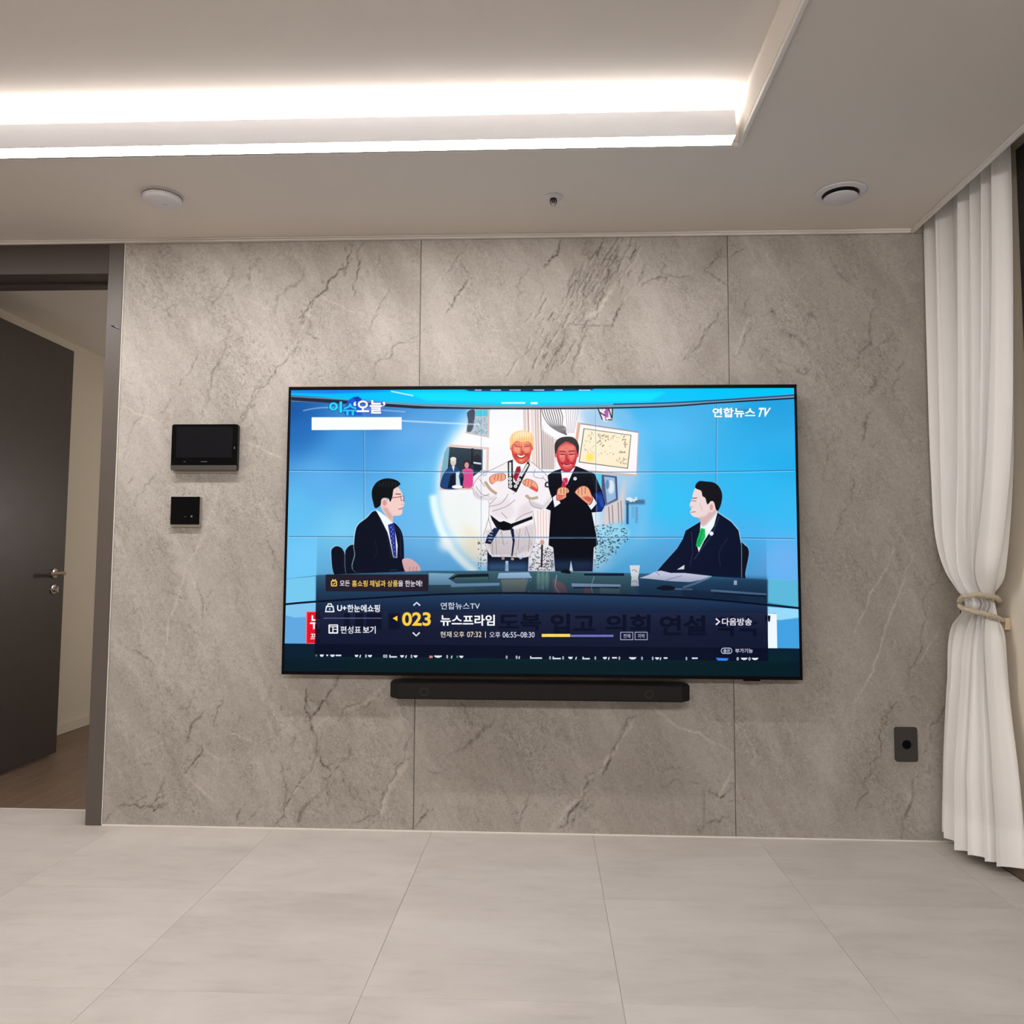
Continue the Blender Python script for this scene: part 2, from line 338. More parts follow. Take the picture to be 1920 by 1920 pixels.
# vein lines of the stone: kind, strength, width in mm, points (x, z) in mm on the wall
VEINS = [
('d',1,5,[(-276,2268),(-289,2196),(-329,2165),(-365,2128),(-375,2090),(-401,2066),(-438,2035),(-464,1988),(-477,1947)]),
('d',0.7,2.5,[(-229,2274),(-241,2199),(-254,2144),(-265,2054)]),
('d',0.35,7,[(-760,2177),(-772,2115),(-812,2060),(-838,2019),(-871,1971)]),
('d',0.6,4,[(-738,1908),(-784,1833),(-816,1772),(-828,1724),(-840,1676)]),
('d',0.35,5,[(-840,1676),(-845,1629),(-864,1568)]),
('d',0.55,5,[(-472,1906),(-524,1811),(-571,1763),(-616,1696),(-663,1662),(-682,1608),(-714,1554)]),
('d',0.4,10,[(-655,1628),(-681,1601),(-714,1554)]),
('d',0.5,3,[(-7,1902),(-60,1868),(-120,1808),(-185,1721)]),
('d',0.4,3,[(-970,1663),(-1002,1623),(-1029,1596)]),
('d',0.6,2,[(-948,1731),(-954,1704)]),
('d',0.5,3,[(-1017,2013),(-988,1979)]),
('d',0.6,3,[(-452,1919),(-425,1895),(-397,1885)]),
('d',0.35,3,[(-834,2102),(-792,2094),(-766,2135),(-754,2184)]),
('d',0.5,2.5,[(-167,2225),(-170,2187)]),
('d',0.4,3,[(-124,2101),(-163,2012),(-188,1897)]),
('d',0.35,4,[(-894,1861),(-906,1793),(-944,1725)]),
('d',0.3,4,[(-1107,1657),(-1130,1562),(-1172,1407)]),
('d',0.3,4,[(-1014,1380),(-1085,1292),(-1124,1225)]),
('d',0.3,9,[(-652,2224),(-685,2176),(-716,2073)]),
('d',0.3,9,[(-466,2187),(-518,2105),(-584,1996)]),
('d',0.6,2.5,[(-1135,1339),(-1148,1316)]),
('d',0.4,2.5,[(-1004,1494),(-987,1470)]),
('l',0.6,2.5,[(-1202,1630),(-1111,1589),(-1027,1548)]),
('l',0.6,2.5,[(-691,1480),(-609,1446),(-521,1406)]),
('l',0.4,2.5,[(-688,2052),(-598,2010)]),
('l',0.5,3,[(-401,2063),(-312,2021),(-217,1979)]),
('l',0.4,3,[(-839,2282),(-790,2254)]),
('l',0.3,6,[(-401,2063),(-473,1926),(-603,1716)]),
('l',0.3,8,[(-781,1306),(-817,1193),(-867,1060)]),
('d',1,5,[(-419,522),(-421,465),(-403,401),(-396,369),(-375,344)]),
('d',0.5,4,[(-375,344),(-375,306),(-364,269)]),
('d',0.95,5,[(-374,294),(-347,237),(-321,219)]),
('d',0.8,6,[(-301,543),(-340,491),(-384,433),(-403,401)]),
('d',0.55,9,[(-295,575),(-301,543)]),
('d',0.55,4,[(-374,275),(-386,249),(-424,192),(-462,135),(-492,52),(-543,1)]),
('d',0.5,3,[(-510,247),(-495,172),(-487,103),(-499,52)]),
('d',0.7,5,[(-815,306),(-846,248),(-884,197)]),
('d',0.5,3,[(-831,287),(-865,223)]),
('d',0.5,3,[(-861,498),(-873,465),(-892,443),(-912,446)]),
('d',0.5,3,[(-741,493),(-766,441),(-777,377)]),
('d',0.6,7,[(-825,415),(-869,350),(-881,312)]),
('d',0.8,3,[(-1137,72),(-1098,76),(-1071,80),(-1051,67),(-1011,71),(-986,107),(-954,120)]),
('d',0.7,4,[(-1012,81),(-997,56),(-979,81),(-959,88)]),
('d',0.5,7,[(-962,164),(-980,126)]),
('d',0.6,1.8,[(-1129,683),(-1067,644),(-1005,606)]),
('d',0.6,5,[(-12,356),(-37,292),(-68,216),(-99,160),(-124,84),(-174,8)]),
('l',0.5,14,[(-30,286),(-61,204),(-99,135),(-111,84),(-155,9)]),
('d',0.4,4,[(-106,551),(-157,500),(-228,467),(-267,454),(-298,403)]),
('l',0.35,10,[(-125,538),(-163,493),(-228,461),(-273,441)]),
('d',0.5,2,[(-136,65),(-181,46),(-232,26)]),
('d',0.6,3,[(-314,206),(-332,149),(-327,80)]),
('d',0.5,3,[(-281,207),(-261,169),(-221,120)]),
('d',0.6,4,[(-662,68),(-674,30)]),
('d',0.6,3,[(-600,1099),(-572,1060),(-549,974)]),
('d',0.5,9,[(-383,117),(-428,66),(-446,16)]),
('d',0.35,12,[(-251,321),(-276,257)]),
('d',0.5,4,[(-479,311),(-461,356)]),
('d',0.4,4,[(-629,31),(-597,63)]),
('d',0.5,3,[(-855,901),(-833,842),(-830,776)]),
('d',0.35,3,[(-904,763),(-856,731)]),
('d',0.4,4,[(-1074,833),(-1133,794)]),
('d',0.35,3,[(-996,900),(-901,867)]),
('d',0.4,2,[(-1051,229),(-1011,233)]),
('d',0.35,3,[(-551,533),(-582,456)]),
('d',0.3,4,[(-666,417),(-698,372)]),
('d',0.4,3,[(-1156,53),(-1188,8)]),
('l',0.55,3,[(-828,1118),(-860,1065),(-899,1005)]),
('l',0.6,2.5,[(-905,992),(-934,867),(-940,841),(-969,723),(-992,606)]),
('l',0.5,3,[(-911,986),(-876,933),(-847,855)]),
('l',0.6,3,[(-884,197),(-809,135),(-728,67)]),
('l',0.35,2.5,[(-1078,264),(-1013,290),(-948,317)]),
('l',0.6,3.5,[(-717,349),(-671,340),(-624,325)]),
('l',0.45,2.5,[(-815,306),(-787,275),(-747,250)]),
('l',0.45,2.5,[(-415,66),(-356,49)]),
('l',0.35,3,[(-98,488),(-38,412),(1,362)]),
('l',0.4,6,[(-386,237),(-430,167),(-474,90)]),
('l',0.4,5,[(-361,281),(-380,243)]),
('l',0.4,3,[(-298,396),(-331,421),(-383,376)]),
('d',0.9,6,[(556,2279),(539,2217),(516,2204),(489,2170)]),
('d',0.35,4,[(188,2270),(148,2222),(115,2161),(62,2093)]),
('l',0.4,4,[(195,2266),(152,2208),(135,2161)]),
('d',0.5,4,[(155,2195),(190,2119)]),
('d',0.75,5,[(190,2119),(143,2058),(104,1990)]),
('l',0.4,4,[(169,2195),(196,2119),(150,2051)]),
('d',0.7,4,[(847,2275),(834,2220),(824,2180)]),
('d',0.7,3,[(866,2095),(879,2101),(925,2118),(978,2134)]),
('d',0.4,2.5,[(978,2134),(1023,2120),(1069,2109)]),
('d',0.6,4,[(1182,2243),(1148,2189),(1109,2143)]),
('d',0.7,2.5,[(1109,2143),(1147,2122),(1193,2091)]),
('d',0.8,7,[(774,2214),(741,2167),(708,2106)]),
('d',0.8,7,[(793,2031),(770,1984),(753,1931)]),
('d',0.6,3,[(576,1942),(615,1937),(661,1930),(701,1932),(760,1927)]),
('d',0.55,7,[(569,1919),(563,1878),(536,1831),(490,1745),(471,1705)]),
('d',0.55,6,[(655,1918),(622,1831),(602,1724)]),
('d',0.4,5,[(589,1912),(550,1818)]),
('d',0.4,6,[(1191,1994),(1119,1907),(1040,1795)]),
('d',0.5,3,[(1125,1921),(1106,1894)]),
('d',0.5,3,[(1046,1821),(1026,1788)]),
('d',0.6,3,[(629,2230),(675,2195),(702,2243),(735,2276)]),
('d',0.5,3,[(715,2215),(741,2194),(781,2187)]),
('d',0.5,3,[(886,2179),(866,2112)]),
('d',0.45,3,[(959,2192),(945,2138)]),
('d',0.5,4,[(410,2144),(383,2096),(384,2049)]),
('l',0.5,12,[(767,2099),(734,2045),(701,1992),(648,1965)]),
('l',0.4,3,[(362,2268),(383,2236)]),
('l',0.35,6,[(142,2222),(82,2134),(36,2059)]),
('l',0.3,3,[(344,1887),(398,1826),(451,1778)]),
('l',0.3,4,[(238,1928),(304,1914),(384,1920)]),
('d',0.5,4,[(1208,2197),(1260,2230)]),
('l',0.5,4,[(1278,1952),(1251,1887),(1225,1815)]),
('d',0.45,3,[(1284,1939),(1257,1880),(1228,1808)]),
('d',0.5,7,[(1762,1993),(1734,1883),(1707,1831),(1681,1760)]),
('d',0.45,5,[(1856,1778),(1835,1714),(1821,1643)]),
('d',0.5,8,[(1732,1592),(1706,1535),(1685,1458)]),
('d',0.6,3,[(1454,1748),(1485,1735),(1508,1758)]),
('d',0.35,12,[(1401,1912),(1451,1885),(1500,1846)]),
('d',0.5,3,[(1658,1375),(1660,1305),(1649,1242)]),
('d',0.4,3,[(1282,2044),(1249,1965)]),
('l',0.3,4,[(1460,2042),(1507,2154)]),
('l',0.3,3,[(1822,2104),(1792,2184)]),
('d',0.45,8,[(1338,1971),(1370,1984),(1382,1958)]),
('d',0.45,10,[(1503,1970),(1528,1956)]),
('d',0.35,10,[(1761,1727),(1722,1669)]),
('d',0.35,6,[(1590,1116),(1610,1179),(1636,1236)]),
('d',0.3,5,[(1767,1496),(1728,1439)]),
('d',0.3,5,[(1580,1484),(1546,1331)]),
('d',0.3,8,[(1596,2186),(1633,2120),(1676,2080)]),
('d',0.3,3,[(1380,1801),(1448,1761)]),
('d',0.4,3,[(1336,1821),(1316,1782)]),
('d',0.55,4,[(837,439),(791,387),(758,328)]),
('d',0.8,5,[(768,348),(754,309),(731,264),(709,218)]),
('d',0.9,6,[(679,202),(646,172),(627,121),(588,82),(549,24)]),
('d',0.5,4,[(633,134),(640,83),(672,103)]),
('d',0.5,5,[(607,82),(581,18)]),
('l',0.5,9,[(824,426),(745,296),(699,225)]),
('l',0.45,10,[(666,205),(620,127),(568,82),(516,17)]),
('d',0.5,3,[(431,156),(411,72),(379,21)]),
('d',0.7,4,[(1187,182),(1144,143),(1100,164)]),
('d',0.6,2.5,[(174,479),(191,444),(205,405)]),
('d',0.4,4,[(47,227),(74,214),(107,221)]),
('d',0.7,5,[(56,79),(36,53),(10,20)]),
('d',0.45,6,[(1072,21),(1124,60),(1182,80)]),
('d',0.5,5,[(1060,27),(1069,15)]),
('l',0.5,8,[(1191,245),(1151,168),(1118,111)]),
('l',0.75,3,[(889,475),(928,450),(960,421),(1005,393),(1070,378),(1115,346),(1198,296)]),
('d',0.5,1.5,[(1084,173),(1082,21)]),
('d',0.4,2.5,[(933,235),(959,248),(1001,252)]),
('d',0.3,2.5,[(926,177),(984,210)]),
('d',0.4,3,[(1036,201),(1068,192)]),
('l',0.3,4,[(6,337),(26,285),(87,228)]),
('d',0.4,10,[(304,419),(251,373),(205,327),(139,287)]),
('l',0.5,2.5,[(1802,1106),(1750,961),(1686,831),(1644,749)]),
('l',0.55,2.5,[(1881,1058),(1823,921),(1780,818),(1715,635),(1679,554),(1637,493)]),
('d',0.6,5,[(1794,501),(1774,474),(1763,434)]),
('d',0.55,4,[(1763,434),(1728,374),(1695,280)]),
('d',0.5,5,[(1695,280),(1670,200),(1635,114)]),
('d',0.4,3,[(1973,990),(1914,806),(1841,623),(1819,542)]),
('d',0.4,8,[(1870,250),(1833,131),(1797,12)]),
('l',0.35,6,[(1863,250),(1820,130)]),
('d',0.45,6,[(2008,638),(1991,537),(1949,450),(1885,316)]),
('d',0.4,3,[(1699,287),(1730,214)]),
('l',0.4,3,[(1960,779),(1910,691),(1868,636)]),
('l',0.4,2.5,[(1811,58),(1856,20)]),
]
# broken streaks (centre x, centre z, spread across, spread along, count, length) and broad tones (x, z, across, along, amount) of the stone, metres
STREAKS = [(.66, 2.09, .055, .11, 150, .045), (.50, 1.84, .05, .10, 70, .04), (.74, 2.16, .035, .08, 60, .04), (.33, 2.02, .05, .06, 30, .03),
           (.20, .42, .10, .10, 120, .022), (.12, .25, .06, .10, 50, .025), (.42, .35, .16, .14, 90, .018), (-.28, .38, .07, .12, 80, .03), (-.22, .12, .06, .08, 70, .03),
           (-.55, .35, .08, .14, 70, .028), (-.62, .12, .06, .06, 40, .02), (-.95, 1.2, .12, .3, 80, .018), (-.75, 1.75, .16, .2, 90, .022), (-.40, 1.98, .08, .12, 70, .025),
           (-.15, 2.15, .06, .08, 40, .025), (1.45, 1.95, .12, .12, 90, .02), (1.75, 1.75, .05, .22, 90, .022), (1.72, 1.3, .06, .2, 70, .022), (1.85, 1.1, .08, .25, 60, .018),
           (1.70, .35, .06, .22, 80, .03), (1.90, .25, .04, .15, 60, .03), (1.5, .5, .1, .3, 50, .018), (1.12, 1.95, .05, .12, 50, .02), (.95, 1.85, .08, .08, 25, .018),
           (-1.08, .9, .06, .2, 40, .016), (-.45, .75, .08, .2, 50, .018), (1.05, .12, .06, .06, 35, .02), (.75, .15, .12, .10, 40, .016)]
TONES = [(1.14, 1.85, .06, .18, .42), (1.14, 2.2, .06, .10, .5), (.70, 2.10, .10, .16, .36), (.52, 1.85, .07, .12, .2), (-.28, .30, .13, .30, .30), (-.1, .1, .18, .2, .22),
         (.25, .3, .25, .3, .22), (1.66, 1.2, .5, 1.6, .46), (1.72, .25, .12, .4, .25), (-.7, .25, .2, .3, .14), (-.35, 2.15, .2, .12, .2), (.85, .2, .3, .3, .16), (-.15, 1.68, .08, .15, .2), (1.9, .6, .1, .6, .22)]

# ------------------------------------------------------------------ the room shell
XL, XR, YB = -3.3, 2.04, -5.2          # left wall, right (window) wall, wall behind the camera
HC, HT = 2.30, 2.411                   # ceiling border, raised tray
TX0, TX1, TY0, TY1 = -2.7, 1.082, -4.5, -0.66   # tray opening

def S(o, label=None): o['kind'] = 'structure'; return tag(o, label)

# floor: base with 0.6 m tiles laid on it, hairline joints
floor = S(box('floor', (XL, 2.02, YB, 0.178, -.03, -.0025), M['grout']), 'pale beige stone-look floor of large square tiles')
TW, TD, GAP = .602, .566, .0007
def tile_mesh(w, d):
    bm = bmesh.new(); add_box(bm, 0, w, 0, d, -.0025, 0)
    e = [q for q in bm.edges if all(v.co.z > -.001 for v in q.verts)]
    bmesh.ops.bevel(bm, geom=e, offset=.0003, segments=1, affect='EDGES')
    me = new_mesh('tile', bm); me.materials.append(M['tile']); return me
cache = {}
xs = [.071 + TW * k for k in range(-6, 5)]
ys = [-.004] + [-.570 - TD * k for k in range(0, 10)]
for i in range(len(xs) - 1):
    for j in range(len(ys) - 1):
        x0, x1 = max(xs[i], XL), min(xs[i + 1], 2.02); y1, y0 = ys[j], max(ys[j + 1], YB)
        if x1 - x0 < .02 or y1 - y0 < .02: continue
        k = (round(x1 - x0, 3), round(y1 - y0, 3))
        if k not in cache: cache[k] = tile_mesh(k[0] - GAP, k[1] - GAP)
        o = bpy.data.objects.new('tile', cache[k]); COL.objects.link(o); o.parent = floor
        o.location = (x0 + GAP / 2, y0 + GAP / 2, 0)
# the tile strip that runs through the doorway
o = link('tile', tile_mesh(.835, .176), None, floor); o.location = (-2.098, -.002, 0)

# ceiling border, tray lid and curtain pocket lid
S(box('ceiling', [(XL, 1.911, TY1, 0.02, HC, 2.47), (TX1, 1.911, TY0, TY1, HC, 2.47), (XL, 1.911, YB, TY0, HC, 2.47),
                  (XL, TX0, TY0, TY1, HC, 2.47), (TX0 - .01, TX1 + .01, TY0 - .01, TY1 + .01, HT, 2.48),
                  (1.911, XR + .05, YB, 0.02, 2.43, 2.48)], M['ceiling']), 'matt off-white ceiling with a raised tray')
# thin two-step mouldings
def step_trim(name, lab, boxes): return S(box(name, boxes, M['trim'], bevel=.0012, seg=1), lab)
step_trim('trim_1', 'slim off-white moulding along the top of the stone wall',
          [(XL, 1.897, -.016, -.0005, 2.2915, HC - .0005), (XL, 1.897, -.011, -.0006, 2.284, 2.292)])
step_trim('trim_2', 'slim off-white moulding along the curtain pocket',
          [(1.895, 1.9105, YB, -.0005, 2.2915, HC - .0005), (1.900, 1.9100, YB, -.0005, 2.284, 2.292)])
step_trim('trim_3', 'slim off-white moulding round the raised ceiling tray',
          [(TX1 + .0004, TX1 + .013, TY0, TY1 + .0, 2.284, HC - .0005), (TX0, TX1 + .013, TY1 + .0004, TY1 + .013, 2.284, HC - .0005),
           (TX0, TX1, TY0 - .013, TY0 - .0004, 2.284, HC - .0005), (TX0 - .013, TX0 - .0004, TY0, TY1, 2.284, HC - .0005)])

# stone wall: backing with three big slabs
wall = S(box('wall_front', [(-1.21, XR + .05, .0125, .175, 0, 2.43), (-2.16, -1.21, .0125, .175, 2.29, 2.43), (XL, -2.165, .0125, .175, 0, 2.43)],
             M['backing']), 'feature wall clad in three large grey-beige marbled stone slabs')
exec_veins = VEINS
def slab(x0, x1, seed):
    """stone slab with its own veins: position-locked attributes dark, light and tone drive the stone material"""
    rng = np.random.default_rng(seed); st = .005
    nx, nz = int(round((x1 - x0) / st)), int(round(2.286 / st))
    X = np.linspace(x0, x1, nx + 1); Z = np.linspace(0, 2.286, nz + 1)
    D = np.zeros((nz + 1, nx + 1)); L = np.zeros_like(D); T = np.zeros_like(D)
    def stamp(A, p, q, w, s):
        r = w * 2.6 + .004
        i0, i1 = np.searchsorted(X, min(p[0], q[0]) - r), np.searchsorted(X, max(p[0], q[0]) + r)
        j0, j1 = np.searchsorted(Z, min(p[1], q[1]) - r), np.searchsorted(Z, max(p[1], q[1]) + r)
        if i0 >= i1 or j0 >= j1: return
        gx, gz = np.meshgrid(X[i0:i1], Z[j0:j1]); dx, dz = q[0] - p[0], q[1] - p[1]
        h = np.clip(((gx - p[0]) * dx + (gz - p[1]) * dz) / (dx * dx + dz * dz + 1e-12), 0, 1)
        d = np.hypot(gx - p[0] - h * dx, gz - p[1] - h * dz)
        A[j0:j1, i0:i1] = np.maximum(A[j0:j1, i0:i1], s * np.exp(-(d / w) ** 2))
    def wander(pts, amp):
        pts = [np.array(p, float) for p in pts]
        for _ in range(3):
            out = [pts[0]]
            for a, b in zip(pts, pts[1:]):
                m = (a + b) / 2; t = b - a; m = m + np.array([-t[1], t[0]]) * rng.normal(0, amp); out += [m, b]
            pts = out
        return pts
    for kind, s, w, pts in exec_veins:
        if max(p[0] for p in pts) / 1000 < x0 - .02 or min(p[0] for p in pts) / 1000 > x1 + .02: continue
        fine = len(pts) == 2 and w < 2
        pts = wander([(a / 1000, b / 1000) for a, b in pts], .0 if fine else (.06 if kind == 'l' else .12))
        n = len(pts); wob = rng.uniform(.55, 1.25, n)
        A = L if kind == 'l' else D
        for k in range(n - 1):
            e = min(1, .45 + 1.4 * min(k + 1, n - 1 - k) / n)
            stamp(A, pts[k], pts[k + 1], max(.0027, w / 1000 * .62 * wob[k]), min(1, s * 1.12 * e * wob[k]))
        if kind == 'd' and s >= .5 and w >= 3:            # crackle beside the strong veins
            for k in range(0, n - 1, 2):
                if rng.random() < .5:
                    p = pts[k] + rng.normal(0, .013, 2); q = p + rng.normal(0, .011, 2) + np.array((.004, .008))
                    stamp(D, p, q, .0026, s * .6)
    # long streaks where the bedding shows at the top of the middle slab; elsewhere only how coarse the stone is
    C_ = np.zeros_like(D); gx, gz = np.meshgrid(X, Z)
    for (cx, cz, sx, sz, cnt, ln) in STREAKS:
        if cx < x0 - .2 or cx > x1 + .2: continue
        u = (gx - cx) * .88 - (gz - cz) * .47; w_ = (gx - cx) * .47 + (gz - cz) * .88
        C_ = np.maximum(C_, min(1.0, cnt / 85) * np.exp(-(u / (sx * 1.3)) ** 2 - (w_ / (sz * 1.3)) ** 2))
        if ln < .035: continue
        for _ in range(cnt // 2):
            t, c = rng.normal(0, 1, 2)
            p = np.array((cx + .47 * sz * t + sx * c, cz + .88 * sz * t - .2 * sx * c))
            q = p + ln * rng.uniform(.4, 1.8) * np.array((.45 + rng.normal(0, .1), .89))
            w = wander([p, q], .07); s = rng.uniform(.25, .8)
            for a_, b_ in zip(w, w[1:]): stamp(D, a_, b_, .0026, s)
            if rng.random() < .4: stamp(L, p + (.006, 0), q + (.006, 0), .004, .35)
    for (cx, cz, rx, rz, v) in TONES:                      # broad darker or lighter patches of the stone itself
        gx, gz = np.meshgrid(X, Z); u = (gx - cx) * .88 - (gz - cz) * .47; w_ = (gx - cx) * .47 + (gz - cz) * .88
        T += v * np.exp(-(u / rx) ** 2 - (w_ / rz) ** 2)
    T = np.clip(T, 0, 1)
    gx, gz = np.meshgrid(X, Z); N = (nx + 1) * (nz + 1)
    gx = gx.copy(); gz = gz.copy()
    top = np.column_stack((gx.ravel(), np.zeros(N), gz.ravel()))
    # bevelled rim and returns
    rim_idx = np.concatenate((np.arange(nx + 1), np.arange(1, nz + 1) * (nx + 1) + nx, nz * (nx + 1) + np.arange(nx - 1, -1, -1), np.arange(nz - 1, 0, -1) * (nx + 1)))
    rim = top[rim_idx].copy(); c = np.array(((x0 + x1) / 2, 0, 1.143))
    gap = .0012
    rim2 = rim.copy(); rim2[:, 1] = .012
    base = top.copy(); 
    base[:, 0] = np.clip(base[:, 0], x0 + gap + .0008, x1 - gap - .0008)
    rim[:, 0] = np.clip(rim[:, 0], x0 + gap, x1 - gap); rim[:, 1] = .0008
    rim2[:, 0] = np.clip(rim2[:, 0], x0 + gap, x1 - gap)
    R = len(rim); V = np.vstack((base, rim, rim2))
    j, i = np.meshgrid(np.arange(nz), np.arange(nx), indexing='ij'); a = (j * (nx + 1) + i).ravel()
    F = np.column_stack((a, a + 1, a + nx + 2, a + nx + 1))
    k = np.arange(R); k2 = (k + 1) % R
    F1 = np.column_stack((rim_idx[k], N + k, N + k2, rim_idx[k2])); F2 = np.column_stack((N + k, N + R + k, N + R + k2, N + k2))
    F = np.vstack((F, F1, F2)).astype(np.int32)
    me = bpy.data.meshes.new('stone_slab'); me.vertices.add(len(V)); me.vertices.foreach_set('co', V.ravel())
    me.loops.add(F.size); me.loops.foreach_set('vertex_index', F.ravel())
    me.polygons.add(len(F)); me.polygons.foreach_set('loop_start', np.arange(0, F.size, 4, dtype=np.int32))
    me.update(calc_edges=True); me.validate()
    for nm, A in (('dark', D), ('light', L), ('tone', T), ('coarse', C_)):
        at = me.attributes.new(nm, 'FLOAT', 'POINT'); f = A.ravel()
        at.data.foreach_set('value', np.concatenate((f, f[rim_idx], f[rim_idx])).astype(np.float32))
    return link('stone_slab', me, M['stone'], wall)
slab(-1.1975, 0.0, 11); slab(0.0, 1.2, 22); slab(1.2, XR - .0015, 33)
# thin bead of sealant at the foot of the stone and against the door frame
S(box('baseboard_front', [(-1.198, 2.018, -.0045, .0, .0, .0042)], M['caulk']), 'fine white bead of sealant at the foot of the stone wall')
S(box('trim_4', [(-1.2005, -1.1972, -.002, .008, .0045, 2.2838)], M['caulk']), 'fine pale bead between door frame and stone wall')

# right wall: cream pier beside the window, sill, lintel, skirting
S(box('wall_right', [(1.912, XR, .0006, .012, 2.2864, 2.43), (XR, XR + .15, -.47, .0, 0, 2.43), (XR, XR + .15, YB, -.47, 0, .06), (XR, XR + .15, YB, -.47, 2.36, 2.43), (XR, XR + .15, YB, -4.4, .06, 2.36)],
      M['wallpaper']), 'cream papered pier between stone wall and window')
S(box('baseboard_right', (2.0205, XR, -4.4, -.001, 0, .07), M['brown_skirt'], bevel=.002, seg=1), 'low brown skirting under the white curtain')
win = S(empty('window_1', (XR, -2.4, .06)), 'dark framed window at the right edge')
WO = (XR, -2.4, .06)
box('window_frame', [(2.022, 2.12, -.53, -.471, .062, 2.358), (2.022, 2.12, -4.398, -4.34, .062, 2.358), (2.022, 2.12, -4.34, -.53, .062, .12), (2.022, 2.12, -4.34, -.53, 2.30, 2.358)],
    M['window_frame'], win, bevel=.003, seg=1, origin=WO)
box('window_sash', [(2.045, 2.09, -.585, -.535, .125, 2.295), (2.045, 2.09, -2.45, -2.40, .125, 2.295), (2.045, 2.09, -2.40, -.585, .125, .19), (2.045, 2.09, -2.40, -.585, 2.23, 2.295)],
    M['window_frame'], win, bevel=.003, seg=1, origin=WO)
box('window_pane', (2.062, 2.068, -2.40, -.585, .19, 2.23), M['glass'], win, origin=WO)
box('window_pane', (2.085, 2.091, -4.34, -2.45, .12, 2.30), M['glass'], win, origin=WO)

# walls out of view that close the room
S(box('wall_left', (XL - .1, XL, YB, .02, 0, 2.47), M['wallpaper']), 'cream wall on the far left of the living room')
S(box('wall_back', (XL - .1, XR + .1, YB - .1, YB, 0, 2.47), M['wallpaper']), 'cream wall behind the viewer')

# ------------------------------------------------------------------ doorway and the room behind it
door = S(empty('door_1', (-1.68, .09, 0)), 'dark brown door frame with a charcoal door standing open')
DO = (-1.68, .09, 0)
box('door_jamb', (-1.262, -1.2006, -.006, .182, 0, 2.2838), M['door_film'], door, bevel=.0015, seg=1, origin=DO)
box('door_jamb', (-2.16, -2.10, -.006, .182, 0, 2.2838), M['door_film'], door, bevel=.0015, seg=1, origin=DO)
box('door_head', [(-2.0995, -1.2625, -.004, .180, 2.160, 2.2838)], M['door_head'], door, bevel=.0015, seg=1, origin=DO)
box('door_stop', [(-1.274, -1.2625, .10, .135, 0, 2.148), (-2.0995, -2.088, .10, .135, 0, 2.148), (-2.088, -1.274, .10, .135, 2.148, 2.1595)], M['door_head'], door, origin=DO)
leaf = box('door_leaf', (-2.096, -2.056, .190, 1.062, .016, 2.146), M['door_dark'], door, bevel=.002, seg=1, origin=DO)
lx = -2.056
hs = lathe('lever_handle', [(0, 0), (.026, 0), (.026, .007), (.022, .009), (.011, .010), (.0105, .048), (.009, .052), (0, .052)], M['chrome'], leaf, 28, axis='x')
hs.location = (lx + 1.68, .972 - .09, .949)
bmh = bmesh.new(); tube_bm(bmh, [(.05, .012, 0), (.055, 0, 0), (.057, -.02, 0), (.055, -.06, 0), (.053, -.115, -.001)], .0095, 10)
tmp = bpy.data.meshes.new('t'); bmh.to_mesh(tmp); bmh.free()
bmh = bmesh.new(); bmh.from_mesh(hs.data); bmh.from_mesh(tmp); bmesh.ops.recalc_face_normals(bmh, faces=bmh.faces); bmh.to_mesh(hs.data); bmh.free()
bpy.data.meshes.remove(tmp)
tt = lathe('thumb_turn', [(0, 0), (.026, 0), (.026, .006), (.022, .008), (.012, .009), (.012, .02), (0, .02)], M['chrome'], leaf, 28, axis='x')
tt.location = (lx + 1.68, .972 - .09, .866)
bmh = bmesh.new(); bmh.from_mesh(tt.data); add_box(bmh, .012, .026, -.006, .006, -.015, .015); bmh.to_mesh(tt.data); bmh.free()

bed = S(box('floor_bedroom', (-2.40, 1.0, .178, 3.3, -.03, -.002), M['grout']), 'brown wood floor in the room behind the door')
pm = {}
for i in range(14):
    for j in range(3):
        w = .098; x0 = -2.36 + w * i; y0 = .180 + (-.45 * ((i * 7) % 3) / 1.5 if j == 0 else 0)
        ya = .180 if j == 0 else .180 + .62 * ((i * 7) % 3) + .5 + (j - 1) * 1.25
        yb = .180 + .62 * ((i * 7) % 3) + .5 + j * 1.25 if j < 2 else 3.3
        if yb - ya < .05 or ya > 3.2: continue
        k = round(yb - ya, 3)
        if k not in pm:
            b_ = bmesh.new(); add_box(b_, 0, w - .0012, 0, k - .0012, -.002, 0)
            e = [q for q in b_.edges if all(v.co.z > -.001 for v in q.verts)]
            bmesh.ops.bevel(b_, geom=e, offset=.0006, segments=1, affect='EDGES')
            pm[k] = new_mesh('plank', b_); pm[k].materials.append(M['wood'])
        o = bpy.data.objects.new('plank', pm[k]); COL.objects.link(o); o.parent = bed; o.location = (x0, ya, 0)
S(box('trim_5', (-2.10, -1.262, .1765, .1795, -.002, .002), M['caulk']), 'threshold strip between tiles and wood floor')
S(box('ceiling_bedroom', (-2.46, 1.1, .175, 3.4, 2.33, 2.43), M['ceiling']), 'ceiling of the room behind the door')
S(box('wall_bedroom_left', (-2.46, -2.36, .175, 3.4, 0, 2.33), M['wallpaper']), 'cream wall behind the open door')
S(box('wall_bedroom_back', [(-2.36, 1.0, 3.3, 3.4, 0, 2.33)], M['wallpaper']), 'cream far wall of the room behind the door')
S(box('wall_bedroom_right', [(1.0, 1.1, .175, 3.4, 0, 2.33)], M['wallpaper']), 'cream end wall of the room behind the door')
S(box('baseboard_bedroom', (-2.36, -2.348, .175, 3.3, .0005, .06), M['wallpaper'], bevel=.001, seg=1), 'low cream skirting behind the open door')

